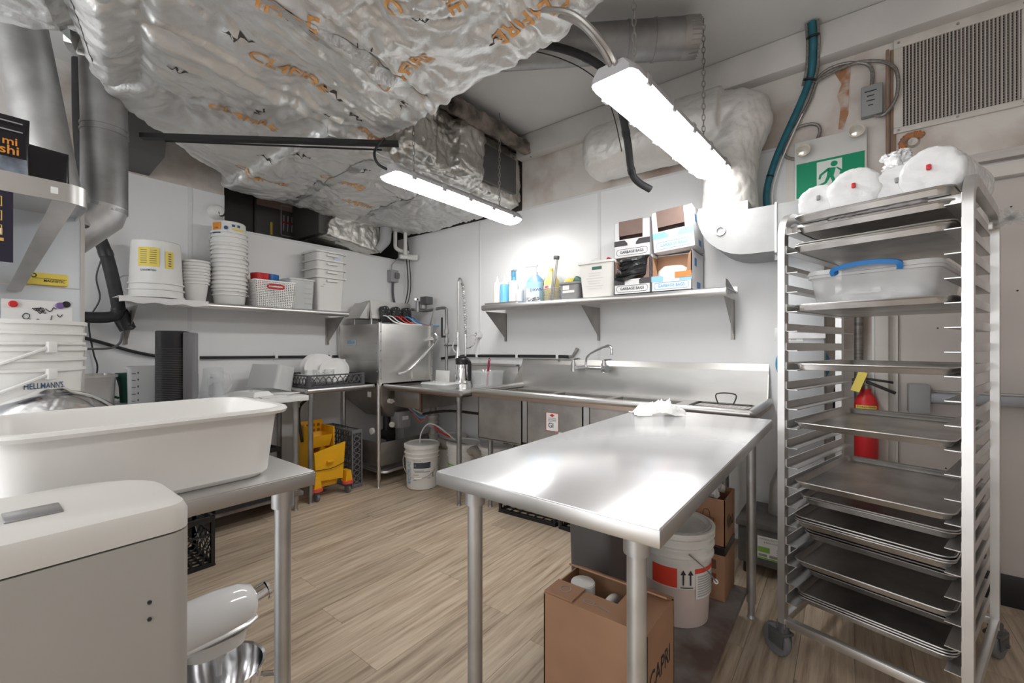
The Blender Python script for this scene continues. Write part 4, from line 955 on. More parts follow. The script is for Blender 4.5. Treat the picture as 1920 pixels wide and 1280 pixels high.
t = thing('utensil_box', 'clear plastic box of cutlery behind the carafe', 'container', (-2.50, 2.86, .873), R(3))
fbox(t, .24, .20, .15, CLEAR, .9)
single(G().box(-.009, .009, -.006, .006, 0, .23, .004, M=TM(ry=R(6))).tube([(.012 + .008 * math.cos(a), 0, .235 + .012 * math.sin(a)) for a in [2 * PI * k / 12 for k in range(12)]], .004, 5, closed=True, M=TM(ry=R(4))), 'red_handled_spatula', mat('crimson', (.28, .01, .05), .4), 'long red handled spatula standing in the cutlery box', 'spatula', (-2.47, 2.82, .885))
for k in range(4):
    g = G().tube([(0, 0, 0), (.01, 0, .1)], .004, 6).lathe([(0, -.03), (.012, -.02), (.016, 0), (.011, .02), (0, .028)], 12, TM((.014, 0, .125), s=(1, .3, 1)))
    single(g, 'spoon', CHROME, 'steel spoon standing in the cutlery box', 'spoon', (-2.56 + k * .03, 2.85 + .02 * (k % 2), .883), k * 1.2, 'spoons in the cutlery box')
# pre-rinse spray unit
pr = thing('spray_faucet', 'tall chrome pre rinse spray faucet with spring hose on the wall', 'faucet', (-2.90, 3.0, .87))
g = G().cyl((.02, -.02, .05), (.02, -.02, .48), .010, n=12).cyl((.02, -.02, .0), (.02, -.02, .06), .018)
part(g, 'riser', CHROME, pr)
P = spline([(.02, -.02, .48), (.015, -.02, .70), (-.01, -.02, .92), (-.035, -.02, 1.0), (-.06, -.02, 1.02), (-.075, -.02, 1.0), (-.078, -.02, .95), (-.08, -.02, .6), (-.08, -.02, .48)], 8)
part(G().tube(P, .009, 8), 'hose', STEEL, pr)
H_ = []
n = 26 * 10
for k in range(n):
    f = k / n; q = f * 20; i0 = min(int(q), len(P) - 2); c = P[i0].lerp(P[i0 + 1], q - int(q))
    a = 2 * PI * k / 10; H_.append(c + Vector((.017 * math.cos(a), .017 * math.sin(a), 0)))
part(G().tube(H_, .0032, 4), 'spring', CHROME, pr)
part(G().cyl((-.08, -.02, .5), (-.08, -.02, .34), .015, .012, 12).cyl((-.08, -.02, .47), (-.08, -.02, .455), .02).cyl((-.08, -.02, .36), (-.08, -.02, .27), .018, .024, 14).cyl((-.08, -.02, .27), (-.08, -.02, .23), .03, .034, 16), 'spray_head', CHROME, pr)
part(G().tube(spline([(-.095, -.03, .45), (-.12, -.05, .38), (-.115, -.05, .33), (-.09, -.03, .3)], 5), .006, 6), 'trigger', STEEL, pr)
part(G().cyl((.02, -.02, .47), (.115, .03, .475), .007).cyl((.115, .03, .475), (.12, .075, .475), .028, .03, 18).tube(spline([(.115, .04, .46), (.09, .02, .38), (.05, -.01, .35), (.02, -.02, .35)], 5), .006, 6), 'wall_bracket', CHROME, pr)

# ---- three-bowl sink
sk = thing('triple_sink', 'long stainless three compartment sink with backsplash under the right shelf', 'sink', (-1.34, 2.75, 0))
X0, X1, Y0, Y1, ZR = -2.27 + 1.34, -.385 + 1.34, 2.43 - 2.75, 3.06 - 2.75, .90
WALLT = .006
bw = [(-2.235, -1.82), (-1.775, -1.335), (-1.29, -.86)]
g = G()
# deck: front strip, back strip, dividers, drainboard
g.box(X0, X1, Y0, Y0 + .05, .868, .874).box(X0, X1, Y1 - .10, Y1, .868, .874)
xs = [X0] + [v + 1.34 for ab in bw for v in ab] + [X1]
for k in range(0, 6, 2): g.box(xs[k], xs[k + 1], Y0 + .05, Y1 - .10, .868, .874)
g.box(xs[6], X1, Y0 + .05, Y1 - .1, .868, .874)
part(g, 'deck', STEEL, sk)
part(G().tube(spline([(X0, Y1, .898), (X0, Y0, .898)], 1) + [Vector((X0 + .001, Y0, .898)), Vector((X1, Y0, .898)), Vector((X1 + .001, Y0 + .002, .898)), Vector((X1, Y1, .898))], .022, 12), 'rolled_rim', STEEL, sk)
part(G().box(X0, X1, Y0 - .012, Y0, .855, .89).box(X0 - .01, X0, Y0, Y1, .855, .89).box(X1, X1 + .01, Y0, Y1, .855, .89), 'apron', mat('warm_steel', (0, 0, 0)), sk)
g = G().box(X0, X1, Y1 - .006, Y1, .87, 1.085).prism([(Y1 - .004, 1.08), (Y1 + .016, 1.126), (Y1 + .016, 1.118), (Y1 + .004, 1.08)], 'x', X0, X1).prism([(Y1 - .14, .90), (Y1, 1.085), (Y1, .9)], 'x', X0 - .002, X0 + .004)
g.prism([(Y1 - .05, .90), (Y1, 1.085), (Y1, .9)], 'x', X1 - .004, X1 + .002)
part(g, 'backsplash', STEELB, sk)
for (a, b) in bw:
    a += 1.34; b += 1.34
    g = G().box(a, b, Y0 + .02, Y0 + .03, .54, .87).box(a, b, Y1 - .11, Y1 - .1, .54, .87).box(a, a + .006, Y0 + .02, Y1 - .1, .54, .87).box(b - .006, b, Y0 + .02, Y1 - .1, .54, .87).box(a, b, Y0 + .02, Y1 - .1, .535, .545)
    part(g, 'bowl', DSTEEL, sk)
    part(G().cyl(((a + b) / 2, 0, .44), ((a + b) / 2, 0, .535), .03).cyl(((a + b) / 2, 0, .5), ((a + b) / 2, 0, .536), .045), 'drain', GALVD, sk)
for a, b in ((-1.82, -1.775), (-1.335, -1.29)): part(G().box(a + 1.34, b + 1.34, Y0 + .025, Y0 + .04, .56, .87), 'gap_strip', STEEL, sk)
for xx in (-2.18, -1.55, -.6): legp(GALVD, sk, xx + 1.34, Y0 + .10, .56 if xx < -.7 else .86, .02)
for xx in (-2.18, -.6): legp(GALVD, sk, xx + 1.34, Y1 - .14, .56 if xx < -.7 else .86, .02)
st = part(G().rect(.10, .125, face_m((-1.565 + 1.34, Y0 + .0185, .73), '-Y')), 'sticker', PAPER, sk, 'white certification sticker with red border', sm=0)
g = G()
for w, h, x, y in ((.10, .003, 0, .061), (.10, .003, 0, -.061), (.003, .125, -.0485, 0), (.003, .125, .0485, 0)): g.rect(w, h, face_m((-1.565 + 1.34, Y0 + .0178, .73), '-Y'), x=x, y=y)
g.add([(-.02, 0, 0), (0, -.011, 0), (.02, 0, 0), (0, .011, 0)], [(0, 1, 2, 3)], face_m((-1.565 + 1.34, Y0 + .0178, .773), '-Y'))
part(g, 'red_print', RED, sk, sm=0, fix=False)
g = G().text('GI', .045, face_m((-1.575 + 1.34, Y0 + .0178, .705), '-Y'))
for k in range(4): g.rect(.065, .002, face_m((-1.565 + 1.34, Y0 + .0178, .754 - k * .007), '-Y'))
part(g, 'black_print', INK, sk, sm=0, fix=False)
part(G().rect(.03, .016, face_m((-1.50 + 1.34, Y0 + .0182, .660), '-Y')), 'small_sticker', PAPER, sk, sm=0)
# wall faucet
fa = thing('swing_faucet', 'chrome wall faucet with long swing spout above the sink', 'faucet', (-1.57, YB - .03, 1.07))
g = G().tube([(-.15, -.08, .0), (.15, -.08, .0)], .013, 12)
for s in (-1, 1): g.tube(spline([(s * .11, 0, 0), (s * .13, -.04, .0), (s * .13, -.08, 0)], 4), .02, 12).cyl((s * .13, -.08, -.03), (s * .13, -.08, .04), .022, n=14)
g.cyl((.13, -.085, 0), (.17, -.11, 0), .026, n=12)
part(g, 'body', CHROME, fa)
for s in (-1, 1): part(G().cyl((s * .13, -.08, .04), (s * .13, -.08, .06), .015).tube([(s * .13, -.08, .06), (s * .13 + .02, -.09, .066), (s * .13 + .075, -.12, .07)], .007, 8), 'lever', CHROME, fa)
part(G().tube(spline([(-.02, -.08, .0), (-.02, -.08, .05), (0, -.09, .09), (.08, -.13, .13), (.2, -.20, .165), (.25, -.23, .165), (.265, -.24, .14), (.265, -.24, .105)], 6), .010, 10), 'spout', CHROME, fa)
# fry basket / strainer resting in the drain end
t = thing('strainer_tray', 'black rimmed strainer tray with wire handle in the sink deck', 'tray', (-.56, 2.63, .898))
part(G().tube([(p[0], p[1], .005) for p in rr(.30, .21, .03, 0)], .007, 6, closed=True), 'rim', BLACK, t)
g = G()
for k in range(13): g.cyl((-.14 + k * .0233, -.1, .0), (-.14 + k * .0233, .1, .0), .0018, n=5)
for k in range(9): g.cyl((-.145, -.09 + k * .0225, .0), (.145, -.09 + k * .0225, .0), .0018, n=5)
part(g, 'wire_mesh', DSTEEL, t)
part(G().tube(spline([(-.04, .10, .005), (-.05, .11, .06), (.05, .11, .062), (.04, .10, .005)], 5), .004, 6), 'wire_handle', BLACK, t)

# ================================================================ right shelf and its things
shelf('wall_shelf', 'long stainless wall shelf above the sinks holding bottles and boxes', 1.90, .34, (-2.46, YB - .002, 1.535), 0, (.0, .93, 1.88), .05)
part(G().prism([(0, 0), (.30, 0), (.30, .004), (.06, .06), (0, .06)], 'x', -.56, -.556), 'end_plate', DSTEEL, bpy.data.objects['wall_shelf.001'], None).location = (2.45, -.32, .04)
ZK = 1.586
t = thing('shallow_tray', 'shallow steel tray under the bottles on the right shelf', 'tray', (-2.27, 2.885, ZK))
part(G().loft([rr(.36, .25, .02, 0), rr(.37, .26, .025, .014)], True, False).loft([rr(.355, .245, .02, .002), rr(.365, .255, .025, .014)], True, False), 'tray', ALU, t)
def sq_bottle(x, m, label, r=.034, h=.20):
    t = thing('squeeze_bottle', label, 'bottle', (x, 2.87, ZK + .003))
    part(G().lathe([(0, 0), (r, 0), (r, h * .82), (r * .9, h * .86), (0, h * .86)], 24), 'bottle_body', m, t)
    part(G().lathe([(r * .92, h * .86), (r * .92, h * .95), (.012, h), (.004, h * 1.25), (0, h * 1.25)], 20), 'nozzle_cap', WPL, t)
sq_bottle(-2.395, mat('cream_liquid', (.72, .72, .62), .4), 'squeeze bottle of pale cream liquid on the right shelf')
sq_bottle(-2.313, LBLUE, 'squeeze bottle of bright blue liquid on the right shelf', .040)
t = thing('spray_bottle', 'white spray bottle with blue trigger head', 'bottle', (-2.215, 2.87, ZK + .003))
part(G().lathe([(0, 0), (.042, 0), (.042, .14), (.03, .18), (.018, .2), (0, .2)], 24), 'bottle_body', WPL, t)
part(G().cyl((0, 0, .195), (0, 0, .225), .02).box(-.012, .012, -.022, .02, .225, .285, .006), 'trigger_head', LBLUE, t)
part(G().box(-.016, .016, -.04, .035, .275, .305, .012).box(-.006, .006, -.065, -.05, .225, .285, .003), 'nozzle', WPL, t)
t = thing('tin_can', 'small white can with a red label beside the spray bottle', 'can', (-2.13, 2.84, ZK + .003), R(-20))
part(G().lathe([(0, 0), (.032, 0), (.032, .105), (.03, .108), (0, .108)], 24), 'can_body', mat('can_grey', (.62, .63, .67), .4), t)
part(G().rect(.03, .07, cyl_m(.055, R(-50)), curve=.0326), 'red_label', ORANGE, t)
t = thing('dish_soap_jug', 'blue labelled dish soap jug with white pump', 'bottle', (-2.0, 2.88, ZK), R(10))
part(G().loft([rr(.14, .10, .03, 0), rr(.145, .105, .03, .13), rr(.14, .1, .03, .165)]), 'jug_body', mat('soap_blue', (.38, .62, .86), .3), t)
part(G().loft([rr(.135, .098, .03, .165), rr(.12, .085, .03, .19), rr(.05, .05, .02, .225)]), 'shoulder', mat('soap_top', (.2, .42, .75), .3), t)
part(G().rect(.115, .075, face_m((0, -.0535, .08), '-Y')), 'label', mat('soap_label', (.62, .80, .90), .5), t, sm=0)
part(G().text('DAWN', .034, face_m((.03, -.0545, .10), '-Y')), 'lettering', mat('ink_navy', (0, 0, 0)), t, sm=0, fix=False)
part(G().cyl((0, 0, .22), (0, 0, .25), .022).cyl((0, 0, .25), (0, 0, .30), .008).box(-.10, .02, -.012, .012, .295, .312, .005), 'pump', WPL, t)
t = thing('handled_jug', 'cloudy white jug behind the soap jug', 'bottle', (-1.92, 2.98, ZK))
part(G().lathe([(0, 0), (.06, 0), (.065, .15), (.05, .22), (.022, .26), (.022, .28), (0, .28)], 24), 'jug_body', CLEARW, t)
t = thing('yellow_cleaner_bottle', 'bottle of yellow cleaner with red lettering', 'bottle', (-1.87, 2.92, ZK))
part(G().loft([rr(.12, .08, .03, 0), rr(.125, .085, .03, .16), rr(.06, .06, .025, .22), rr(.03, .03, .014, .25)]), 'bottle_body', mat('yellow_liquid', (.85, .72, .25), .3), t)
part(G().rect(.10, .03, face_m((0, -.0435, .12), '-Y')), 'label', PAPER, t, sm=0)
part(G().text("MR", .03, face_m((-.02, -.0445, .12), '-Y')), 'lettering', RED, t, sm=0, fix=False)
part(G().cyl((0, 0, .25), (0, 0, .27), .018), 'cap', YEL, t)
t = thing('wire_basket', 'small wire basket holding a steel bar', 'basket', (-1.80, 2.85, ZK))
part(lattice_basket(.15, .11, .095, 12, 9, 8, .92, STEEL, .0016), 'wire_basket', STEEL, t, sm=0)
t = thing('steel_bar', 'flat steel bar with dark knob standing in the wire basket', 'tool', (-1.835, 2.86, ZK + .006))
part(G().box(-.016, .016, -.006, .006, 0, .33, .003, M=TM(ry=R(8))).box(-.006, .006, -.010, -.006, 0, .32, .002, M=TM(ry=R(8))), 'bar', DSTEEL, t)
part(G().box(-.022, .022, -.012, .012, .32, .35, .005, M=TM(ry=R(8))), 'knob', DARKG, t)
g = G()
for k in range(60): g.tube([(random.uniform(-.06, .06), random.uniform(-.025, .025), random.uniform(.003, .035)) for _ in range(3)], .0022, 4)
o = single(g, 'scouring_wire', CHROME, 'tangle of steel scouring wire lying before the wire basket', 'scourer', (-1.955, 2.78, ZK + .002)); o['kind'] = 'stuff'
t = thing('grey_tub', 'grey plastic tub of sponges and cloths', 'tub', (-1.635, 2.85, ZK))
fbox(t, .165, .15, .125, mat('tub_grey', (.28, .28, .285), .4), .86)
part(G().rect(.055, .035, face_m((-.02, -.073, .085), '-Y')).rect(.10, .018, face_m((0, -.0705, .055), '-Y')), 'label', PAPER, t, sm=0)
for k, (x, y, m_, r_, lb_) in enumerate(((-1.59, 2.86, DGREEN, .045, 'green scrubbing sponge in the grey tub'), (-1.66, 2.86, YEL, .04, 'yellow cloth bundle in the grey tub'), (-1.70, 2.89, WPL, .035, 'white cloth bundle in the grey tub'))):
    g = G().box(-r_, r_, -.022, .022, -.035, .035, .012, M=TM(ry=R(30 - 40 * k)))
    single(g, ('sponge', 'cloth_bundle', 'cloth_bundle')[k], m_, lb_, ('sponge', 'cloth', 'cloth')[k], (x, y, ZK + .13), .3 * k)
t = thing('lidded_bin', 'white plastic bin with cut out handles full of lids', 'bin', (-1.405, 2.87, ZK))
g = G().loft([rr(.235, .19, .03, 0), rr(.275, .22, .03, .235), rr(.295, .24, .035, .235), rr(.295, .24, .035, .25)], True, False).loft([rr(.23, .185, .028, .005), rr(.27, .215, .028, .25)], True, False)
part(g, 'bin_wall', WPL2, t)
part(G().rect(.075, .03, face_m((.01, -.1085, .205), '-Y')), 'handle_hole', DGREEN, t, sm=0)
g = G()
for k in range(7): g.rect(.11 + .03 * math.sin(k * 2), .002, face_m((-.01, -.1045 - k * .0006 + .0, .06 + k * .018), '-Y'))
part(g, 'moulded_lines', mat('pale_grey', (.6, .6, .59), .5), t, sm=0)
single(G().lathe([(0, 0), (.055, 0), (.058, .006), (0, .012)], 24, TM(rx=R(80))), 'deli_cover', CLEARW, 'round clear lid poking out of the white bin', 'lid', (-1.46, 2.87, ZK + .235))
single(G().box(-.03, .03, -.02, .02, -.05, .04, .01, M=TM(ry=R(35))), 'red_scoop', RED, 'red scoop poking out of the white bin', 'scoop', (-1.36, 2.88, ZK + .245))
single(G().box(-.03, .03, -.05, .05, -.02, .02, .01, M=TM(ry=R(-20))), 'jug_cover', DGREEN, 'dark green lid inside the white bin', 'lid', (-1.41, 2.86, ZK + .215))

# garbage bag cartons
def bag_carton(label, loc, rz, band, ink, tilt=0, opening='flap', w=.25, d=.26, h=.245):
    t = thing('bag_carton', label, 'box', loc, rz); t.rotation_euler = (0, tilt, rz)
    fy = -d / 2
    g = G()
    a = w * .34                     # window half width at top
    z1 = h * .42
    hw = .0
    # back, sides, bottom, and a front with an opening
    g.box(-w / 2, w / 2, d / 2 - .004, d / 2, 0, h).box(-w / 2, -w / 2 + .004, fy, d / 2, 0, h).box(w / 2 - .004, w / 2, fy, d / 2, 0, h).box(-w / 2, w / 2, fy, d / 2, 0, .004)
    if opening == 'flap':
        g.box(-w / 2, w / 2, fy, fy + .004, 0, h * .50).box(-w / 2, -w * .36, fy, fy + .004, h * .50, h).box(w * .30, w / 2, fy, fy + .004, h * .50, h)
        g.box(-w / 2, w / 2, fy + .12, d / 2, h - .004, h).box(-w / 2, -w * .36, fy, fy + .12, h - .004, h).box(w * .30, w / 2, fy, fy + .12, h - .004, h)
        part(g, 'carton_shell', BOXW, t)
        part(G().box(-w * .36, w * .30, fy - .003, fy + .002, h * .60, h * 1.005).box(-w * .36, w * .30, fy + .002, fy + .12, h * .99, h * 1.005), 'torn_flap', CARDI, t)
        part(G().box(-w / 2 + .006, w / 2 - .006, fy + .05, fy + .056, .006, h * .98), 'inner_card', mat('carton_shadow', (.16, .115, .10), .9), t)  # shade inside the carton is put into this darker card colour
    else:
        g.box(-w / 2, w / 2, fy, fy + .004, 0, h * .40)
        g.box(-w / 2, w / 2, fy + .10, d / 2, h - .004, h)
        part(g, 'carton_shell', BOXW, t)
        part(G().box(-w / 2 + .004, w / 2 - .004, fy + .10, fy + .105, h * .3, h - .004).box(-w / 2 + .004, -w / 2 + .006, fy, fy + .1, .1, h - .02).box(w / 2 - .006, w / 2 - .004, fy, fy + .1, .1, h - .02), 'inner_card', CARD, t)
        part(G().prism([(-w / 2, h * .4), (-w / 2, h * .97), (-w / 2 + .03, h * .62), (-w / 2 + .04, h * .4)], 'y', fy, fy + .003), 'torn_edge', CARD if band == BOXBLUE else CARDI, t)
        part(G().prism([(w / 2, h * .4), (w / 2, h), (w / 2 - .02, h * .9), (w / 2 - .03, h * .5), (w / 2 - .05, h * .4)], 'y', fy, fy + .003), 'torn_edge', CARD if band == BOXBLUE else CARDI, t)
    M = face_m((0, fy - .0012, 0), '-Y')
    zb = h * .40 if opening == 'flap' else h * .33
    for s_ in (-1, 1): part(G().rect(w * .38 if opening == 'flap' else w * .30, h * .15, M, x=s_ * w * (.31 if opening == 'flap' else .35), y=zb), 'colour_band', band, t, sm=0, fix=False)
    part(G().add([(-w * .22, h * .50, 0), (0, h * .25, 0), (w * .22, h * .50, 0)] if opening == 'flap' else [(-w * .25, h * .40, 0), (0, h * .24, 0), (w * .25, h * .40, 0)], [(0, 1, 2)], face_m((0, fy - .002, 0), '-Y')), 'white_triangle', BOXW, t, sm=0, fix=False)
    M2 = face_m((0, fy - .0022, h * .145), '-Y')
    part(G().text('GARBAGE BAGS', h * .105, M2, width=w * .66), 'lettering', ink, t, sm=0, fix=False)
    pts = [(p[0], fy - .0015, p[1] + h * .145) for p in rr(w * .86, h * .17, h * .07, 0)]
    part(G().tube(pts, .0012, 4, closed=True), 'printed_outline', ink, t)
    for a_, b_, y_, z_ in ((.08, .04, .02, .15), (.05, .05, -.05, .72)): part(G().rect(a_, b_, face_m((w / 2 + .0008, y_, h * z_), '+X')), 'side_print', mat('side_blue', (.10, .25, .5), .6), t, sm=0)
    return t
bag_carton('lower black banded garbage bag carton with black bags spilling out', (-1.135, 2.885, ZK), 0, BOXK, INK, 0, 'open')
bag_carton('upper black banded garbage bag carton with torn brown window', (-1.14, 2.90, ZK + .249), R(-1), BOXK, INK, 0, 'flap')
bag_carton('lower blue banded garbage bag carton with white bags showing', (-.878, 2.885, ZK), 0, BOXBLUE, CYAN, 0, 'open')
bag_carton('tilted blue banded garbage bag carton on top of the other cartons', (-.868, 2.89, ZK + .258), R(3), BOXBLUE, CYAN, R(-4.5), 'flap', h=.26)
g = G()
for k in range(9):
    z = .11 + k * .012; a = .10 - .004 * k
    g.tube(spline([(-a - .01, -.13 - .01 * math.sin(k), z + .01 * math.sin(k * 2)), (-.05, -.145 + .02 * math.sin(k * 3), z - .01 + .02 * math.sin(k)), (.03, -.14 + .01 * math.cos(k * 2), z + .015), (a + .01, -.10, z + .03)], 4), .014, 6)
single(g, 'black_bag_roll', BBAG, 'crumpled black garbage bags bulging from the lower carton', 'bags', (-1.135, 2.885, ZK))
g = G().loft([rr(.2, .12, .03, .10, 0, -.06), rr(.19, .12, .04, .135, 0, -.06), rr(.12, .08, .03, .165, -.01, -.05)])
single(g, 'white_bag_roll', mat('white_bags', (.72, .70, .66), .4, bump=.5, bscale=14), 'white garbage bags folded in the lower blue banded carton', 'bags', (-.878, 2.885, ZK))
single(G().rect(.10, .035, face_m((0, 0, 0), '-Y')).add([(-.01, -.0175, -.001), (-.05, -.0175, -.001), (-.05, .0175, -.001), (-.02, .0175, -.001)], [(0, 1, 2, 3)], face_m((0, -.002, 0), '-Y')), 'warning_tag', mat('tag_orange', (.85, .24, .06), .5), 'bright orange warning tag stuck on the lower blue banded carton', 'tag', (-.805, 2.7515, ZK + .098), sm=0)

# ================================================================ right part of the back wall
ex = thing('exit_sign', 'green running man exit sign with two emergency lamps', 'sign', (-.085, YB - .005, 2.085))
part(G().box(-.165, .165, -.05, 0, .0, .345, .006), 'housing', mat('sign_housing', (.66, .66, .64), .5), ex)
part(G().rect(.31, .20, face_m((0, -.0512, .115), '-Y')), 'sign_face', GREEN, ex, sm=0)
part(G().rect(.115, .165, face_m((.0, -.0518, .12), '-Y')), 'pictogram_door', mat('sign_white', (.68, .74, .70), .5), ex, sm=0)
Mx = face_m((0, -.0524, .12), '-Y')
g = G()
g.add([(.022 + .016 * math.cos(a), .058 + .016 * math.sin(a), 0) for a in [2 * PI * k / 16 for k in range(16)]], [tuple(range(16))], Mx)
for poly in ([(-.005, .04), (.03, .035), (.02, -.01), (-.012, -.01)], [(-.005, .04), (-.045, .01), (-.05, -.015), (-.04, -.018), (-.034, .003), (-.002, .025)], [(.03, .035), (.05, .01), (.045, -.005), (.056, -.008), (.062, .014), (.036, .036)], [(-.012, -.01), (.008, -.01), (-.012, -.045), (-.045, -.06), (-.05, -.048), (-.022, -.036)], [(.004, -.01), (.02, -.01), (.03, -.04), (.018, -.078), (.004, -.075), (.014, -.042)]):
    g.add([(a, b, 0) for a, b in poly], [tuple(range(len(poly)))], Mx)
part(g, 'running_figure', GREEN, ex, sm=0, fix=False)
for s in (-1, 1):
    lm = part(G().lathe([(.0, .02), (.02, .02), (.036, .05), (.036, .058), (.032, .058), (.024, .04), (0, .04)], 24, TM((s * .12, -.05, .292 + s * .02), rx=R(90))), 'emergency_lamp', mat('lamp_cream', (.60, .55, .48), .3), ex)
    part(G().lathe([(0, .0), (.03, 0), (.02, .006), (0, .008)], 20, TM((s * .12, -.1, .292 + s * .02), rx=R(90))), 'lamp_lens', mat('lens_glass', (.75, .72, .66), .12, .6), ex)
jb = thing('junction_box', 'small grey junction box with handwriting on the stained wall', 'box', (.10, YB - .005, 2.485))
part(G().box(-.045, .045, -.045, 0, 0, .165, .006), 'enclosure', mat('jbox_grey', (.30, .31, .31), .5), jb)
g = G()
for k in range(4): g.rect((.05, .03, .035, .02)[k], .006, face_m((-.005, -.0458, .13 - k * .025), '-Y'))
part(g, 'handwriting', INK, jb, sm=0)
def cable(name, pts, r, m, label, cat='cable', k=7, n=8): return single(G().tube(spline(pts, k), r, n), name, m, label, cat)
ARM = mat('armoured_cable', (.33, .31, .29), .45, .6, var=.4, vscale=90)
y_ = YB - .03
cable('armoured_cable', [(.10, y_, 2.65), (.10, y_, 2.74), (.06, y_, 2.79), (-.04, y_, 2.82), (-.13, y_, 2.79), (-.18, y_, 2.66), (-.24, y_, 2.55), (-.30, y_, 2.45), (-.30, y_, 2.38), (-.24, y_, 2.345), (-.17, y_, 2.37), (-.13, y_, 2.47), (-.15, y_, 2.52), (-.22, y_, 2.53), (-.29, y_, 2.50)], .009, ARM, 'armoured cable looping from the junction box round the exit sign')
cable('armoured_cable', [(.11, y_, 2.49), (.15, y_ - .02, 2.47), (.20, y_ - .02, 2.55), (.20, y_ - .02, 2.68), (.15, y_, 2.76), (.05, y_, 2.80), (-.05, y_ - .01, 2.79), (-.15, y_ - .01, 2.76)], .009, ARM, 'armoured cable curving right of the junction box over the vent edge')
bl = thing('blue_hose', 'teal blue hose with tied grey cables falling from the ceiling', 'hose', (-.3, YB - .05, 2.0))
P = spline([(-.16, YB - .16, 3.04), (-.155, YB - .14, 2.92), (-.17, YB - .06, 2.80), (-.22, YB - .05, 2.66), (-.29, YB - .05, 2.50), (-.35, YB - .05, 2.35), (-.39, YB - .05, 2.2), (-.39, YB - .06, 2.08), (-.37, YB - .07, 2.01)], 6)
offp(bl, part(G().tube(P, .019, 12), 'hose', TEAL, bl))
for s in (-1, 1): offp(bl, part(G().tube([p + Vector((.026 * s, .0, 0)) for p in P[:15]], .008, 8), 'grey_cable', ARM, bl))
offp(bl, part(G().tube([p + Vector((.03, .01, -.01)) for p in P[20:]], .004, 6), 'thin_white_cord', WPL, bl))
for k in (4, 13, 33): offp(bl, part(G().cyl(P[k], P[k + 1] * .4 + P[k] * .6, .034 if k < 20 else .021, n=10), 'cable_tie', BLACK, bl))
# louvred vent
vt = thing('wall_vent', 'large louvred return air vent high on the wall above the door', 'vent', (.43, YB - .008, 2.365))
w2, h2 = .24, .505
part(G().box(-w2, w2 + .04, -.012, 0, 0, .03, .003).box(-w2, w2 + .04, -.012, 0, h2 - .055, h2, .003).box(-w2, -w2 + .038, -.012, 0, .03, h2 - .055, .003).box(w2 - .03, w2 + .04, -.012, 0, .03, h2 - .055, .003), 'frame', mat('vent_frame', (.66, .63, .58), .55, var=.15, vscale=9), vt)
part(G().box(-w2 + .02, w2, -.002, .004, .02, h2 - .03), 'dark_backing', mat('vent_dark', (.03, .026, .022), .9), vt)
sl = G().box(-.0028, .0028, -.012, .0, 0, h2 - .085, .0, M=TM(rz=R(12))).mesh('louvre', mat('louvre_paint', (.50, .46, .42), .5))
for k in range(30): link('louvre', sl, vt, (-w2 + .046 + k * .0136, -.002, .03))
g = G()
for k in range(30):
    z = .04 + k * .0138
    g.box(-w2 + .04, w2 - .03, -.003, -.001, z, z + .002)
part(g, 'rear_blades', mat('louvre_paint', (0, 0, 0)), vt)['kind'] = 'stuff'
g = G()
for xx in (-.22, 0, .22):
    for zz in (.015, h2 - .028): g.cyl((xx, -.016, zz), (xx, -.012, zz), .006, n=8)
part(g, 'frame_screws', DSTEEL, vt)['kind'] = 'stuff'
single(G().box(-.006, .006, -.03, 0, 0, .62, .002).box(.012, .035, -.012, 0, -.1, .62, .002), 'vent_edge_strip', COPPER, 'brown exposed wood strip beside the vent', 'strip', (.165, YB - .002, 2.20))
g = G().lathe([(.02, 0), (.06, .0), (.065, .02), (.05, .04), (.03, .03), (.02, .01)], 20, TM((0, 0, 0), rx=R(90)), R(20), R(235))
m = foil_mesh('foam_ring', g, mat('foam_orange', (.62, .22, .05), .9, col2=(.25, .17, .13), vscale=14), .005, .012, .02, smooth=2, sc=7)
fo = thing('foam_patch', 'orange expanding foam patch around a hole below the vent', 'foam', (.265, YB - .006, 2.305))
link('foam_ring', m, fo)
part(G().lathe([(0, .01), (.02, .012), (.03, .0)], 14, TM(rx=R(90))), 'foil_plug', FOILS, fo)
single(G().box(-.25, .85, -.05, 0, 0, .028, .004).box(-.25, .85, -.03, 0, .032, .05, .003), 'surface_conduit', mat('conduit_paint', (.55, .51, .48), .5), 'painted surface conduit running above the door', 'conduit', (.65, YB - .001, 2.125))
# rust stains as dried streaks of rusty paint on the plaster (their own shape)
g = G().add([(-.05, .36, 0), (.03, .37, 0), (.02, .27, 0), (.015, .1, 0), (-.01, .02, 0), (-.03, .03, 0), (-.02, .14, 0), (-.035, .22, 0), (-.015, .28, 0)], [(0, 1, 2, 8), (8, 2, 3, 6), (6, 3, 4, 5), (8, 6, 7)], face_m((-.015, YB - .0075, 2.44), '-Y'))
part(g, 'rust_streak', RUST, wb, sm=0)
# conduit spring, pipe beside the column, fire extinguisher, cable
single(G().cyl((0, 0, 0), (0, 0, 1.5), .02, n=10).cyl((0, 0, .52), (0, 0, .56), .03, n=10), 'steel_conduit', mat('flex_conduit', (.30, .28, .26), .5, .6, var=.5, vscale=60, vstretch=(.1, .1, 1)), 'ribbed grey steel conduit rising beside the door frame', 'conduit', (.045, YB - .04, .5))
RFE = .05
fe = thing('fire_extinguisher', 'red fire extinguisher with white label hanging by the door frame', 'extinguisher', (.075, YB - .09, .64))
part(G().lathe([(0, 0), (.049, 0), (.051, .01), (.051, .29), (.042, .325), (.022, .35), (.022, .37), (0, .37)], 28), 'cylinder', RED, fe)
part(G().rect(.10, .13, cyl_m(.20, R(0)), curve=.0516), 'label', PAPER, fe)
part(G().rect(.10, .018, cyl_m(.276, R(0)), curve=.052), 'label_header', YEL, fe)
g = G().text('EXTINGUISHER', .012, cyl_m(.276, 0), curve=.0525, width=.085)
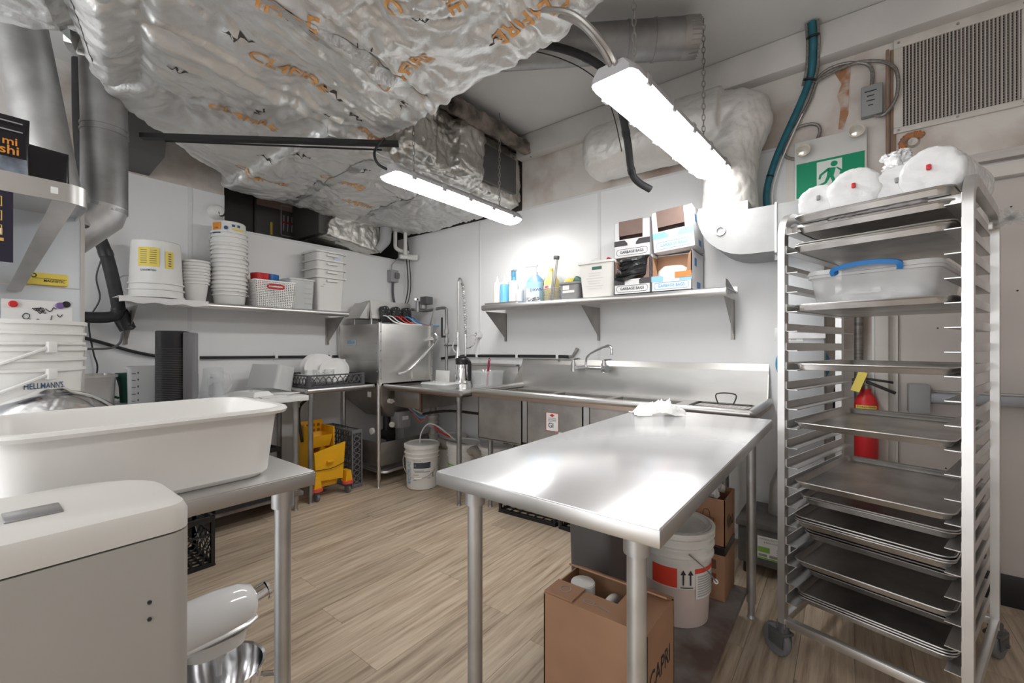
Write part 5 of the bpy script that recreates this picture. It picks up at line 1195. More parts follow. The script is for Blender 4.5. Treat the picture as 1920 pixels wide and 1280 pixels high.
for k in range(3): g.rect(.02, .02, cyl_m(.16 + k * .035, 0), curve=.0525, x=.025).rect(.03, .003, cyl_m(.16 + k * .035, 0), curve=.0525, x=-.02)
part(g, 'lettering', INK, fe, sm=0, fix=False)
part(G().cyl((0, 0, .37), (0, 0, .40), .016).box(-.01, .01, -.02, .02, .39, .41, .003), 'valve', DSTEEL, fe)
part(G().box(0, .13, -.01, .01, -.008, .008, .004, M=TM((.0, -.02, .41), ry=R(25))).box(0, .11, -.01, .01, -.006, .006, .003, M=TM((.0, -.02, .425), ry=R(8))), 'lever', BLACK, fe)
part(G().rect(.04, .11, TM((-.03, -.045, .41), rx=R(75), rz=R(-20), ry=R(15))), 'yellow_tag', YEL, fe, sm=0)
cable('black_cable', [(-.05, YB - .03, 1.0), (-.055, YB - .03, .9), (-.045, YB - .03, .8), (-.05, YB - .03, .7)], .014, BLACK, 'thick black cable on the wall between column and extinguisher')
# grease trap box on the floor at the wall
gt = thing('grease_trap', 'low dark grey grease trap box with green and white label by the column', 'box', (-.34, 2.80, 0))
part(G().box(-.14, .20, -.16, .20, .06, .28, .012), 'body', mat('trap_grey', (.13, .13, .125), .5, var=.3, vscale=9), gt)
part(G().box(-.15, .21, -.17, .21, .26, .29, .006), 'lid', mat('trap_lid', (.19, .18, .17), .5, var=.4, vscale=9), gt)
for sx in (-.1, .16):
    for sy in (-.12, .16): part(G().cyl((sx, sy, 0), (sx, sy, .062), .02, n=10), 'foot', BLACK, gt)
part(G().rect(.15, .12, face_m((.03, -.1615, .165), '-Y')), 'label', PAPER, gt, sm=0)
part(G().rect(.055, .028, face_m((-.015, -.1622, .155), '-Y')).rect(.15, .008, face_m((.03, -.1622, .11), '-Y')), 'label_green', LGREEN, gt, sm=0)
g = G().text('UNIVERSAL DUCT CLEANING', .012, face_m((.03, -.1624, .211), '-Y'), width=.135).text('& INSULATION INC.', .012, face_m((.03, -.1624, .195), '-Y'), width=.09)
for k in range(4): g.rect(.055, .003, face_m((.07, -.1624, .165 - k * .012), '-Y'))
for k in range(3): g.rect(.04, .014, face_m((-.02 + k * .05, -.1624, .125), '-Y'))
part(g, 'lettering', INKG, gt, sm=0, fix=False)

# ================================================================ centre prep table and what is under it
def prep_table(label, x0, x1, y0, y1, h, leg_in, us, legs, m=STEELT):
    t = thing('prep_table', label, 'table', ((x0 + x1) / 2, (y0 + y1) / 2, 0))
    w, d = (x1 - x0) / 2, (y1 - y0) / 2
    part(G().box(-w + .0015, w - .0015, -d + .0015, d - .0015, h - .006, h, .0015, seg=2), 'tabletop', m, t)
    part(G().box(-w, w, -d, d, h - .038, h - .003, .002, seg=2), 'turned_edge', STEEL, t)  # plain steel, greyer than the top with its painted-in reflection
    for sx, sy in legs: legp(GALV, t, sx * (w - leg_in), sy * (d - leg_in), h - .038, .0205)
    if us: part(G().box(-w + .09, w - .09, -d + .06, d - .08, us - .025, us, .004), 'undershelf', CONC, t)
    return t
prep_table('large stainless prep table standing free in the middle of the room', -.885, -.275, .80, 2.305, .90, .075, .13, ((-1, -1), (1, -1), (-1, 1), (1, 1)))
# wrung-out cloth on it
g = G()
nu, nv = 26, 16
for i in range(nu + 1):
    for j in range(nv + 1):
        u, v = i / nu * 2 - 1, j / nv * 2 - 1
        r = max(0, 1 - (u * u) * .9 - v * v * .8)
        n_ = noise.noise(Vector((u * 2.2, v * 2.2, 3))); n2 = abs(noise.noise(Vector((u * 5 + 5, v * 6, 1))))
        g.V.append((u * .125 * (1 + .15 * n_) + .02 * n2, v * .075 * (1 + .25 * noise.noise(Vector((u * 2, 7, v)))), .004 + (.062 * r ** .6 * (.5 + 1.1 * n2 + .35 * n_)) if r > .02 else .003))
for i in range(nu):
    for j in range(nv): a = i * (nv + 1) + j; g.F.append((a, a + 1, a + nv + 2, a + nv + 1))
single(g, 'wrung_cloth', CLOTH, 'crumpled white cloth lying on the free standing prep table', 'cloth', (-.75, 2.14, .9005), R(38), sm=180, fix=False)

US = .131
# oil carton
ct = thing('oil_carton', 'open brown cardboard carton marked CAPRI with white oil jugs inside', 'box', (-.598, 1.262, US))
w, d, h = .168, .113, .32
part(G().box(-w, w, -d, -d + .004, 0, h).box(-w, w, d - .004, d, 0, h).box(-w, -w + .004, -d, d, 0, h).box(w - .004, w, -d, d, 0, h).box(-w, w, -d, d, 0, .004), 'carton_wall', CARD, ct)
part(G().box(-w, w, d - .005, d, 0, .075, .0, M=TM((0, 0, h - .002)) @ TM((0, d, 0), rx=R(62)) @ TM((0, -d, 0))), 'rear_flap', CARD, ct)
part(G().box(.045, w, -d, d, h, h + .005).box(-w, .045, -d, -d + .085, h, h + .004), 'top_flap', CARD, ct)
part(G().box(-w + .0, -w + .10, -d + .005, -d + .09, h + .004, h + .009, 0), 'loose_flap', CARD, ct)
part(G().text('CAPRI', .075, face_m((w + .0008, -.01, .175), '+X'), width=.17), 'lettering', INK, ct, sm=0, fix=False)
g = G()
for (x, y) in ((-w + .05, -d + .05),):
    g.lathe([(.016, 0), (.019, 0), (.019, .0006), (.016, .0006)], 20, TM((x, y, h + .0095)))
g.lathe([(.010, 0), (.012, 0), (.012, .0006), (.010, .0006)], 16, TM((-.03, -d + .04, h + .0045), s=(1.6, 1, 1))).rect(.05, .003, TM((.02, -d + .035, h + .005), rz=R(-10)))
part(g, 'printed_marks', INKG, ct, sm=0)
for k, (x, y, lb_) in enumerate(((-.10, .02, 'white plastic oil jug with round lid inside the open carton'), (.0, .02, 'white plastic oil jug with moulded handle inside the open carton'))):
    t = thing('oil_jug', lb_, 'jug', (-.598 + x, 1.262 + y, US + .006))
    part(G().loft([rr(.09, .14, .02, 0), rr(.09, .14, .02, .22), rr(.06, .08, .02, .265)]), 'jug_body', WPL2, t)
    if k == 0: part(G().cyl((0, -.0, .262), (0, -.0, .315), .04, n=24).cyl((0, 0, .308), (0, 0, .318), .038, n=24), 'lid', WPL, t)
    else: part(G().tube(spline([(0, -.05, .235), (0, -.03, .285), (0, .03, .285), (0, .055, .24)], 5), .014, 10), 'handle', WPL2, t)
# dark bin
t = thing('slim_dark_bin', 'slim dark grey bin under the prep table behind the oil carton', 'bin', (-.77, 1.595, US))
part(G().loft([rr(.16, .27, .03, 0), rr(.18, .30, .03, .56)], True, False).loft([rr(.15, .26, .03, .006), rr(.17, .29, .03, .56)], True, False), 'bin_wall', mat('bin_grey', (.11, .105, .105), .5), t)
part(G().tube([(p[0], p[1], .558) for p in rr(.18, .30, .03, 0)], .006, 6, closed=True), 'rim', MATS['bin_grey'], t)
g = G()
for k in range(12): g.tube([(random.uniform(-.05, .05), random.uniform(-.05, .05), random.uniform(0, .06)) for _ in range(3)], .02, 6)
o = single(foil := g, 'clear_film', BAGP, 'crumpled clear film beside the dark bin under the table', 'film', (-.58, 1.60, US + .03))
# chemical pail with red label
t = thing('chemical_pail', 'white pail of pink liquid with red labels and arrows under the prep table', 'bucket', (-.575, 1.86, US), R(37))
g = G(); pail(g, .125, .145, .375, (.27, .31, .345)); part(g, 'pail_body', WPL2, t)
part(G().lathe([(0, .001), (.1265, .001), (.1268, .012), (.1345, .155), (.1345, .156)], 36), 'liquid_line', PORC, t, 'pinkish liquid showing through the lower pail')
part(G().lathe([(.135, .372), (.13, .376), (.12, .366), (0, .366)], 36), 'lid', CLEARW, t)
part(G().rect(.10, .075, cyl_m(.20, R(-38)), curve=.1385).rect(.15, .018, cyl_m(.228, R(42)), curve=.139), 'red_label', mat('label_red', (.78, .07, .04), .5), t)
part(G().rect(.14, .10, cyl_m(.168, R(42)), curve=.1380), 'white_label', PAPER, t)
g = G()
for s in (-1, 1): g.rect(.006, .04, cyl_m(.195, R(-2)), curve=.139, x=s * .014).add([(s * .014 - .011, .215, .1388), (s * .014 + .011, .215, .1388), (s * .014, .234, .1388)], [(0, 1, 2)], cyl_m(0, R(-2)))
g.rect(.05, .004, cyl_m(.165, R(-2)), curve=.139)
part(g, 'arrow_print', INK, t, sm=0, fix=False)
g = G()
for k in range(9): g.rect(.125, .006, cyl_m(.205 - k * .0095, R(42)), curve=.1386)
part(g, 'fine_print', mat('fine_grey', (.45, .45, .45), .6), t, sm=0)
part(G().tube(spline([(.0, -.146, .30), (.06, -.16, .25), (.10, -.15, .20), (.13, -.09, .165)], 5), .0028, 6), 'handle', DSTEEL, t)
part(G().cyl((.125, -.10, .170), (.135, -.07, .158), .009, n=10), 'grip', WPL, t)
# stacked cartons
for k, (z, h, lb_) in enumerate(((0, .235, 'lower brown carton of the pair under the table end'), (.236, .205, 'upper brown carton marked Vino with plastic wrap on top'))):
    t = thing('brown_carton', lb_, 'box', (-.555, 2.135, US + z))
    w, d = .135, .10
    if k == 0:
        part(G().box(-w, w, -d, d, 0, h, .003), 'carton_wall', CARD, t)
        part(G().rect(.20, .035, face_m((w + .001, 0, h - .018), '+X')).rect(.27, .035, face_m((0, -d - .001, h - .018), '-Y')), 'black_tape', BLACK, t, sm=0)
        g = G().rect(.06, .04, face_m((.07, -d - .001, h - .08), '-Y')).rect(.06, .04, face_m((.07, -d - .001, h - .14), '-Y'))
        part(g, 'printed_panel', mat('card_print', (.16, .085, .05), .8), t, sm=0)
    else:
        part(G().box(-w, w, -d, -d + .004, 0, h).box(-w, w, d - .004, d, 0, h).box(-w, -w + .004, -d, d, 0, h).box(w - .004, w, -d, d, 0, h).box(-w, w, -d, d, 0, .004), 'carton_wall', CARD, t)
        part(G().text('Vino', .09, face_m((w + .001, .0, .09), '+X'), width=.13), 'lettering', INK, t, sm=0, fix=False)
        g = G().tube([(.06 + a, -d - .0015, .10 + b) for a, b in ((-.03, -.05), (.03, -.05), (.03, .02), (-.03, .02))], .0015, 4, closed=True).tube(spline([(.045, -d - .0015, .12), (.05, -d - .0015, .15), (.07, -d - .0015, .15), (.075, -d - .0015, .12)], 4), .0015, 4)
        part(g, 'printed_outline', MATS['card_print'], t)
        g = G()
        for q in range(7): g.tube([(random.uniform(-.09, .1), random.uniform(-.07, .07), h - .01 + random.uniform(0, .03)) for _ in range(3)], .018, 6)
        part(g, 'plastic_wrap', BAGP, t)

# ================================================================ crates, buckets, mop bucket below the counters
def crate(label, loc, rz, w=.33, d=.33, h=.28, m=BLACK, writing=None, cat='crate', diag=True):
    t = thing('plastic_crate', label, cat, loc, rz)
    g = G()
    n = 7
    for k in range(n + 1):
        f = -w / 2 + w * k / n; g.box(f - .004, f + .004, -d / 2, d / 2, 0, .008)
        f = -d / 2 + d * k / n; g.box(-w / 2, w / 2, f - .004, f + .004, 0, .008)
    part(g, 'base_grid', m, t, sm=0)
    for q in range(4):
        W_, D_ = (w, d) if q % 2 == 0 else (d, w)
        Mq = Matrix.Rotation(q * PI / 2, 4, 'Z'); y = -D_ / 2
        g = G().box(-W_ / 2, W_ / 2, y, y + .012, 0, .02, M=Mq).box(-W_ / 2, W_ / 2, y - .002, y + .014, h - .03, h, M=Mq).box(-W_ / 2, W_ / 2, y + .002, y + .01, h * .62, h * .66, M=Mq)
        for s in (-1, 1): g.box(s * W_ / 2 - .018 * (s > 0), s * W_ / 2 + .018 * (s < 0), y - .001, y + .018, 0, h, M=Mq)
        for k in range(1, 6): f = -W_ / 2 + W_ * k / 6; g.box(f - .004, f + .004, y + .002, y + .01, .02, h * .2, M=Mq)
        if diag:
            for k in range(-3, 7):
                for s in (-1, 1):
                    a0 = -W_ / 2 + W_ * k / 6; z0, z1 = h * .2, h * .62
                    a1 = a0 + s * (z1 - z0)
                    lo_, hi_ = -W_ / 2, W_ / 2
                    def cl(a, z, b, zz):
                        t0, t1 = 0, 1
                        if b != a:
                            ta, tb = (lo_ - a) / (b - a), (hi_ - a) / (b - a); t0, t1 = max(0, min(ta, tb)), min(1, max(ta, tb))
                        return (t0, t1)
                    t0, t1 = cl(a0, z0, a1, z1)
                    if t1 - t0 > .05:
                        g.tube([(a0 + (a1 - a0) * t0, y + .006, z0 + (z1 - z0) * t0), (a0 + (a1 - a0) * t1, y + .006, z0 + (z1 - z0) * t1)], .004, 4, M=Mq)
        part(g, 'side_grid', m, t, sm=0)
    if writing:
        part(G().box(w / 2 - .002, w / 2 + .001, -d / 2 + .05, d / 2 - .05, h * .35, h * .95), 'name_panel', m, t)
        part(G().text(writing, .045, face_m((w / 2 + .002, .07, h * .62), '+X')), 'lettering', PAPER, t, sm=0, fix=False)
    return t
crate('black milk crate standing on the wooden floor by the mixer', (-2.99, .73, .001), 0)
crate('low black crate marked 46/20 on the undershelf of the side table', (-3.42, 1.26, .146), 0, .36, .46, .11, writing='4 6/20', diag=False)
crate('low black crate without writing next to the one marked 46/20', (-3.42, .78, .146), 0, .36, .44, .11, diag=False)
crate('black crate standing under the far end of the side table', (-3.72, 1.53, .001), R(3), .2, .15, .42)
crate('long black crate under the left sink bowl', (-1.83, 2.68, .001), R(3), .48, .36, .15, diag=False)
crate('long black crate under the middle sink bowl', (-1.30, 2.68, .001), R(-2), .48, .36, .17, diag=False)
for k, (x, y, z) in enumerate(((-3.36, 1.15, .2), (-3.38, 1.3, .2), (-3.4, .8, .19), (-3.36, .92, .19))):
    g = G().loft([rr(.15, .12, .03, 0), rr(.17, .14, .04, .05), rr(.08, .06, .02, .075)])
    m = foil_mesh('bag', g, BAGP, .007, .006, .008, smooth=2, sc=5)
    o = tag(link('clear_bag', m, None, (x, y, z - .04)), ('clear bag of food in the crate marked 46/20', 'clear bag at the far end of the crate marked 46/20', 'clear bag in the crate without writing', 'clear bag at the edge of the crate without writing')[k], 'bag')
# mop bucket with wringer
mb = thing('mop_bucket', 'yellow mop bucket with wringer and red bumpers on casters', 'bucket', (-3.52, 1.88, 0), 0)
def tap(w0, d0, w1, d1, z0, z1, cx0=0, cx1=0, r=.03): return [rr(w0, d0, r, z0, cx0, 0), rr(w1, d1, r, z1, cx1, 0)]
g = G().loft(tap(.24, .20, .31, .26, .085, .36)[:1] + [rr(.31, .26, .03, .38)], True, False).loft([rr(.23, .19, .03, .092), rr(.30, .25, .03, .38)], True, False)
part(g, 'bucket_body', YELLOW, mb)
part(G().prism([(-.13, .38), (-.115, .15), (.115, .13), (.14, .43), (.0, .405)], 'x', .145, .16), 'front_panel', YELLOW, mb)
part(G().box(.16, .185, -.03, .03, .285, .305, .006), 'front_handle', YELLOW, mb)
g = G().box(-.13, -.115, -.125, .09, .36, .60, .006).box(-.13, .10, -.13, -.118, .36, .58, .006, M=TM()).box(-.13, .08, .078, .09, .36, .56, .006)
part(g, 'wringer_frame', YELLOW, mb)
for k in range(2):
    for q in range(4): part(G().box(-.118, -.112, -.10 + q * .045, -.075 + q * .045, .50 + k * .045, .525 + k * .045), 'wringer_slot', mat('slot_dark', (.30, .14, .0), .6), mb)
part(G().loft([rr(.14, .17, .02, .40, -.01, -.02), rr(.20, .19, .02, .50, -.01, -.02)], True, False), 'wringer_basket', YELLOW, mb)
part(G().tube(spline([(-.02, -.14, .45), (-.03, -.16, .62), (.0, -.17, .74), (.06, -.15, .80)], 6), .012, 10), 'wringer_handle', BLACK, mb)
for sx, sy in ((.15, -.12), (.15, .15), (-.15, -.12), (-.15, .12)):
    part(G().prism([(-.03, .10), (.03, .10), (.02, .19), (-.02, .19)], 'x', sx - .03, sx + .05, M=TM((0, sy, 0))), 'foot', YELLOW, mb)
    bu = part(G().cyl((sx + .03, sy, .082), (sx + .03, sy, .104), .045, n=20), 'bumper', REDW, mb)
    part(G().cyl((sx + .03, sy - .011, .034), (sx + .03, sy + .011, .034), .034, n=18).cyl((sx + .03, sy, .034), (sx + .03, sy, .09), .008, n=8).box(sx + .02, sx + .04, sy - .016, sy + .016, .05, .085), 'caster', GREYP, bu)
part(G().tube(spline([(.165, -.12, .24), (.17, 0, .235), (.172, .10, .255), (.14, .2, .28)], 5), .003, 5), 'cord', BLACK, mb)
# detergent pails
def big_pail(label, loc, rz, body=WPL2):
    t = thing('detergent_pail', label, 'bucket', loc, rz)
    g = G(); pail(g, .132, .146, .37, (.275, .31)); part(g, 'pail_body', body, t)
    part(G().lathe([(.154, .352), (.156, .378), (.14, .385), (.135, .375), (0, .375)], 36), 'lid', WPL, t)
    return t
t = big_pail('white pail marked ECOLAB with blue lettering and a bail handle', (-2.98, 2.53, .001), R(38))
part(G().rect(.15, .05, cyl_m(.215, R(12)), curve=.1415), 'dark_label', mat('label_dark', (.055, .06, .08), .5), t)
g = G()
V, Fc, tw = text_geo('ECOLAB')
Mv = cyl_m(.155, R(-38))
g.add([Mv @ Vector((-v[1] * .05, v[0] * .2 / tw, .1405)) for v in V], Fc)
part(g, 'blue_lettering', CYAN, t, sm=0, fix=False)
g = G()
for k, (w, z, a) in enumerate(((.08, .255, -6), (.09, .17, 0), (.13, .16, 12), (.05, .135, -10), (.03, .09, -14), (.03, .105, 36))): g.rect(w, .006, cyl_m(z, R(a)), curve=.1418)
g.rect(.016, .05, cyl_m(.13, R(52)), curve=.1418).text('LS', .025, cyl_m(.215, R(-14)), curve=.142)
part(g, 'small_print', INKG, t, sm=0, fix=False)
bail(t, .15, .27, .16)
part(G().tube(spline([(-.02, 0, .38), (.0, -.02, .48), (.06, -.02, .55), (.15, 0, .52), (.28, .05, .4)], 7), .006, 6), 'suction_tube', WPL, t)
part(G().tube(spline([(.1, 0, .54), (.16, .03, .47), (.24, .06, .42)], 6), .007, 6), 'red_tube', RED, t)
t = big_pail('white pail with a green stripe behind the scrap table leg', (-2.72, 2.79, .001), 0)
part(G().rect(.22, .012, cyl_m(.20, 0), curve=.1425).rect(.2, .006, cyl_m(.18, 0), curve=.142), 'green_stripe', LGREEN, t)
big_pail('plain white pail at the back under the scrap sink', (-3.0, 2.90, .001), 0)
big_pail('plain white pail next to the sink leg', (-2.42, 2.88, .001), 0)

# ================================================================ sheet pan rack
RZ = R(-15)
fl_ = Vector((-.204, 2.009, 0)); ux = Vector((math.cos(RZ), math.sin(RZ), 0)); uy = Vector((-math.sin(RZ), math.cos(RZ), 0))
RW, RD, RH = .508, .66, 1.755
ctr = fl_ + ux * RW / 2 + uy * RD / 2
rk = thing('sheet_pan_rack', 'tall aluminium sheet pan rack on casters in front of the door', 'rack', tuple(ctr), RZ)
hw, hd = RW / 2, RD / 2
sec = [(-.0125, -.019), (.0125, -.019), (.0125, .019), (-.0125, .019)]
for s in (-1, 1):
    pts = [(s * hw, -hd, .13), (s * hw, -hd, RH - .09)] + [(s * hw, -hd + .09 - .09 * math.cos(a), RH - .09 + .09 * math.sin(a)) for a in [R(15 * k) for k in range(1, 7)]] + [(s * hw, hd - .09, RH)] + [(s * hw, hd - .09 + .09 * math.sin(a), RH - .09 + .09 * math.cos(a)) for a in [R(15 * k) for k in range(1, 7)]] + [(s * hw, hd, .13)]
    part(G().tube(pts, .02, sec=sec, up=(1, 0, 0)), 'side_frame', ALU, rk)
for (yy, z) in ((-hd, .155), (hd, .155), (-hd + .06, 1.702), (hd - .06, 1.702)):
    part(G().box(-hw, hw, yy - .015, yy + .015, z - .015, z + .015, .003), 'cross_bar', ALU, rk)
for s in (-1, 1): part(G().box(s * hw - .012, s * hw + .012, -hd, hd, .14, .17, .003), 'bottom_rail', ALU, rk)
rl = {}
for s in (-1, 1):
    rl[s] = G().box(min(s * (hw - .012), s * (hw - .015)), max(s * (hw - .012), s * (hw - .015)), -hd - .005, hd + .005, 0, .032).box(min(s * (hw - .012), s * (hw - .052)), max(s * (hw - .012), s * (hw - .052)), -hd - .005, hd + .005, 0, .003).mesh('runner', ALU, 0)
def lev(k): return 1.675 - .0760 * k
for k in range(20):
    for s in (-1, 1): link('runner', rl[s], rk, (0, 0, lev(k)))
for sx in (-1, 1):
    for sy in (-1, 1):
        a = R(66) if sx < 0 else R(-12)
        M = TM((sx * hw, sy * hd, 0), rz=a)
        fk = part(G().cyl((0, 0, .105), (0, 0, .15), .022, n=14, M=M).box(-.03, .03, -.025, .03, .10, .112, .004, M=M).box(-.024, -.018, -.02, .05, .05, .11, .002, M=M).box(.018, .024, -.02, .05, .05, .11, .002, M=M).cyl((-.03, .03, .062), (.03, .03, .062), .008, n=8, M=M), 'caster_fork', DARKG, rk)
        part(G().lathe([(0, -.015), (.045, -.016), (.058, -.012), (.062, 0), (.058, .012), (.045, .016), (0, .015)], 28, M @ TM((0, .03, .063), ry=R(90))), 'caster_wheel', GREYP, fk)
# sheet pans
pg = G()
w, d = .452, .655
for off_ in (0,):
    pg.loft([rr(w - .05, d - .05, .02, .0015), rr(w - .03, d - .03, .03, .004), rr(w - .012, d - .012, .035, .023), rr(w - .004, d - .004, .038, .026), rr(w, d, .04, .023), rr(w - .004, d - .004, .038, .020), rr(w - .014, d - .014, .035, .021), rr(w - .032, d - .032, .03, .001), rr(w - .05, d - .05, .02, 0)], True, True)
pmesh = pg.mesh('sheet_pan', ALUP)
def pan(label, k, n, inset=0, z=None, grp=None, dx=0):
    for q in range(n):
        zz = (lev(k) + .0035 if z is None else z) + q * .0085
        p = fl_ + ux * (RW / 2 + dx + random.uniform(-.002, .002) * (n > 1)) + uy * (RD / 2 + inset + random.uniform(-.004, .004) * (n > 1))
        o = link('sheet_pan', pmesh, None, (p.x, p.y, zz), RZ)
        tag(o, label + (', ' + nth(q, n) if n > 1 else ''), 'pan', grp)
pan('aluminium sheet pan lying on top of the rack under the bag rolls', 0, 1, z=1.7185)
pan('aluminium sheet pan on the highest runners', 0, 1, .02)
pan('aluminium sheet pan in the doubled pair below the highest pan', 1, 2, 0, grp='doubled pans near the rack top')
pan('aluminium sheet pan carrying the clear bin with a blue handle', 4, 1)
pan('single empty sheet pan level with the panic bar top', 7, 1)
pan('single empty sheet pan level with the fire extinguisher label', 10, 1)
pan('single empty sheet pan below the fire extinguisher', 13, 1)
pan('sheet pan in the pushed in pair', 14, 2, .06, grp='pushed in pair of pans')
pan('sheet pan in the bright edged stack of three', 15, 3, 0, grp='stack of three pans flush with the posts')
pan('sheet pan in the pushed in stack of three', 16, 3, .11, grp='stack of three pans pushed in')
pan('single sheet pan above the stack of six', 17, 1, 0)
pan('sheet pan in the pushed in stack of six', 18, 6, .12, grp='stack of six pans')
pan('sheet pan in the lowest stack', 19, 3, .03, grp='lowest stack of pans')
# clear bin with blue handle on pan k=4
pz = fl_ + ux * (RW / 2 - .0) + uy * (.27)
t = thing('latch_box', 'clear plastic latch box of bread wraps with a blue handle', 'container', (pz.x, pz.y, lev(4) + .0065), RZ)
part(G().loft([rr(.33, .42, .04, 0), rr(.37, .46, .05, .12), rr(.385, .475, .05, .12), rr(.385, .475, .05, .13)], True, False), 'box_wall', CLEARW, t)
part(G().loft([rr(.39, .48, .05, .131), rr(.38, .47, .05, .148), rr(.34, .43, .05, .15)]), 'lid', CLEARW, t)
part(G().tube(spline([(-.09, -.24, .125), (-.085, -.25, .145), (0, -.255, .155), (.085, -.25, .145), (.09, -.24, .125)], 5), .014, sec=[(-.012, -.008), (.012, -.008), (.012, .008), (-.012, .008)], up=(0, 0, 1)), 'handle', mat('handle_blue', (.02, .17, .46), .4), t)
M1 = TM((-.01, -.211, .062), rx=R(90 - 9)); M2 = TM((-.01, -.206, .036), rx=R(90 - 9))
part(G().rect(.09, .018, M1).rect(.14, .018, M2), 'label_strip', PAPER, t, sm=0)
g = G().text('WRAPS', .014, M1 @ TM((0, 0, .001)), width=.045).text('BUNS N BREAD', .014, M2 @ TM((0, 0, .001)), width=.09)
part(g, 'lettering', INKG, t, sm=0, fix=False)
g = G().loft([rr(.26, .34, .05, .01), rr(.29, .37, .06, .05), rr(.2, .25, .05, .09)])
m = foil_mesh('bag', g, BAGP, .01, .01, .012, smooth=3, sc=3)
tag(link('bread_bag', m, None, (pz.x, pz.y, lev(4) + .012), RZ), 'clear bag of wraps inside the latch box', 'bag')
# rolls of bags on top
ztop = 1.724
def roll(label, fx, fy, r, L, ang, red):
    p = fl_ + ux * fx + uy * fy
    t = thing('bag_roll', label, 'roll', (p.x, p.y, ztop), RZ + ang)
    g = G().lathe([(0, -L / 2), (r * .9, -L / 2), (r, -L / 2 + .02), (r, L / 2 - .02), (r * .9, L / 2), (0, L / 2)], 32, TM((0, 0, r * .94), rx=R(90)))
    m = foil_mesh('roll_body', g, BAGP, .008, .006, .006, smooth=3, sc=4)
    link('roll_body', m, t)
    part(G().box(-.006, .006, -L / 2 - .008, -L / 2 + .004, r * 1.0, r * 1.0 + .018, .003), 'red_tie' if red else 'tie', RED if red else INKG, t)
roll('small roll of white bags with a grey knot at the rack end', .075, .19, .072, .30, R(12), False)
roll('roll of white bags with a red tie next to the small roll', .195, .19, .086, .30, R(8), True)
roll('roll of crinkled white bags in the middle of the rack top', .32, .23, .074, .34, R(4), False)
roll('large roll of white bags with a red tie by the tall post', .43, .22, .087, .36, R(-5), True)
p = fl_ + ux * .31 + uy * .24
g = G().lathe([(0, -.02), (.05, -.01), (.045, .02), (.03, .04), (.04, .065), (.03, .075), (0, .06)], 20)
m = foil_mesh('bag_tuft', g, BAGP, .0055, .03, .03, smooth=1, sc=9)
tag(link('bag_tuft', m, None, (p.x - .02, p.y - .12, ztop + .125), RZ), 'gathered tuft of clear plastic on the crinkled roll', 'bag')
g = G().loft([rr(.30, .20, .04, 0), rr(.31, .21, .05, .012), rr(.2, .12, .04, .022)])
m = foil_mesh('flat_bag', g, mat('grey_film', (.35, .33, .34), .2, bump=.6, bscale=30), .008, .008, .01, smooth=1, sc=5)
p = fl_ + ux * .27 + uy * .13
tag(link('grey_bag_packet', m, None, (p.x, p.y, lev(0) + .032), RZ), 'flat grey plastic packet on the top runner pan', 'packet')
p = fl_ + ux * .60 + uy * .62
g = G()
for k in range(12): a = k * .55; g.tube(spline([(0, 0, 0), (.05 * math.cos(a), .03 * math.sin(a), .03 * math.sin(k)), (.08 * math.cos(a + .4), .05 * math.sin(a + .4), .03 * math.cos(k))], 3), .008, 6)
tag(link('clear_film', g.mesh('clear_film', CLEAR), None, (p.x - .05, p.y + .01, RH - .03)), 'wad of clear film caught on the back corner of the rack', 'film')

# ================================================================ left foreground
t = prep_table('stainless prep table under the white tub', -1.91, -1.145, -.95, .60, .90, .06, 0, ((-1, -1), (1, -1), (-1, .45), (1, 1)), STEEL)
part(G().box(-.30, .30, -.70, .70, .12, .15, .004), 'undershelf', GALVD, t)
prep_table('narrow stainless table behind the mixing bowl', -2.385, -1.92, -.95, .42, .90, .06, 0, ((-1, -1), (1, -1), (-1, 1), (1, 1)))
ZP = .901
tb = thing('bus_tub', 'large off white plastic bus tub on the near prep table', 'tub', (-1.362, .285, ZP))
L0, W0, H0 = .50, .36, .178
def trr(w, d, r, z): return rr(w, d, r, z, 0, 0, 6)
g = G().loft([trr(W0 - .06, L0 - .06, .05, 0), trr(W0 - .035, L0 - .035, .055, .012), trr(W0 - .004, L0 - .004, .06, H0 - .02), trr(W0 + .0, L0 + .0, .06, H0 - .012), trr(W0 + .04, L0 + .04, .075, H0 - .014), trr(W0 + .048, L0 + .048, .078, H0 - .006), trr(W0 + .04, L0 + .04, .075, H0), trr(W0 + .005, L0 + .005, .062, H0), trr(W0 - .012, L0 - .012, .056, H0 - .012), trr(W0 - .045, L0 - .045, .05, .02), trr(W0 - .09, L0 - .09, .04, .006)])
part(g, 'tub_wall', TUBM, tb)
ap = thing('slim_cabinet', 'slim off white appliance with rounded lid in front of the prep table', 'appliance', (-.985, -.05, 0))
def lid(z0, z1, rad, inset=0): return None
body = [(-.13, -.45), (.13, -.45)]
def prof(z, dx=0, dy=0, n=6):
    w, L1, L2, r = .135 - dx, -.5, .288 - dy, .11
    o = [(w, L1, z), ]
    for i in range(n + 1):
        a = R(90 * i / n); o.append((w - .03 + .03 * math.cos(a), L2 - .03 + .03 * math.sin(a), z))
    for i in range(n + 1):
        a = R(90 + 90 * i / n); o.append((-w + r + r * math.cos(a), L2 - r + r * math.sin(a), z))
    o.append((-w, L1, z))
    return o
part(G().loft([prof(0, .01, .01), prof(.02, .003, .003), prof(.94, 0, 0)]), 'body', APPG, ap)
part(G().loft([prof(.943, .0, .0), prof(.972, 0, 0), prof(.984, .005, .005), prof(.988, .016, .016)]), 'lid', APPL, ap)
part(G().box(-.01, .045, .09, .15, .9875, .991, .002), 'badge', mat('badge_plate', (.35, .35, .36), .3, .6), ap)
g = G()
for z in (.845, .819): g.cyl((.1345, .232, z), (.137, .232, z), .003, n=8)
part(g, 'screw_hole', INK, ap)
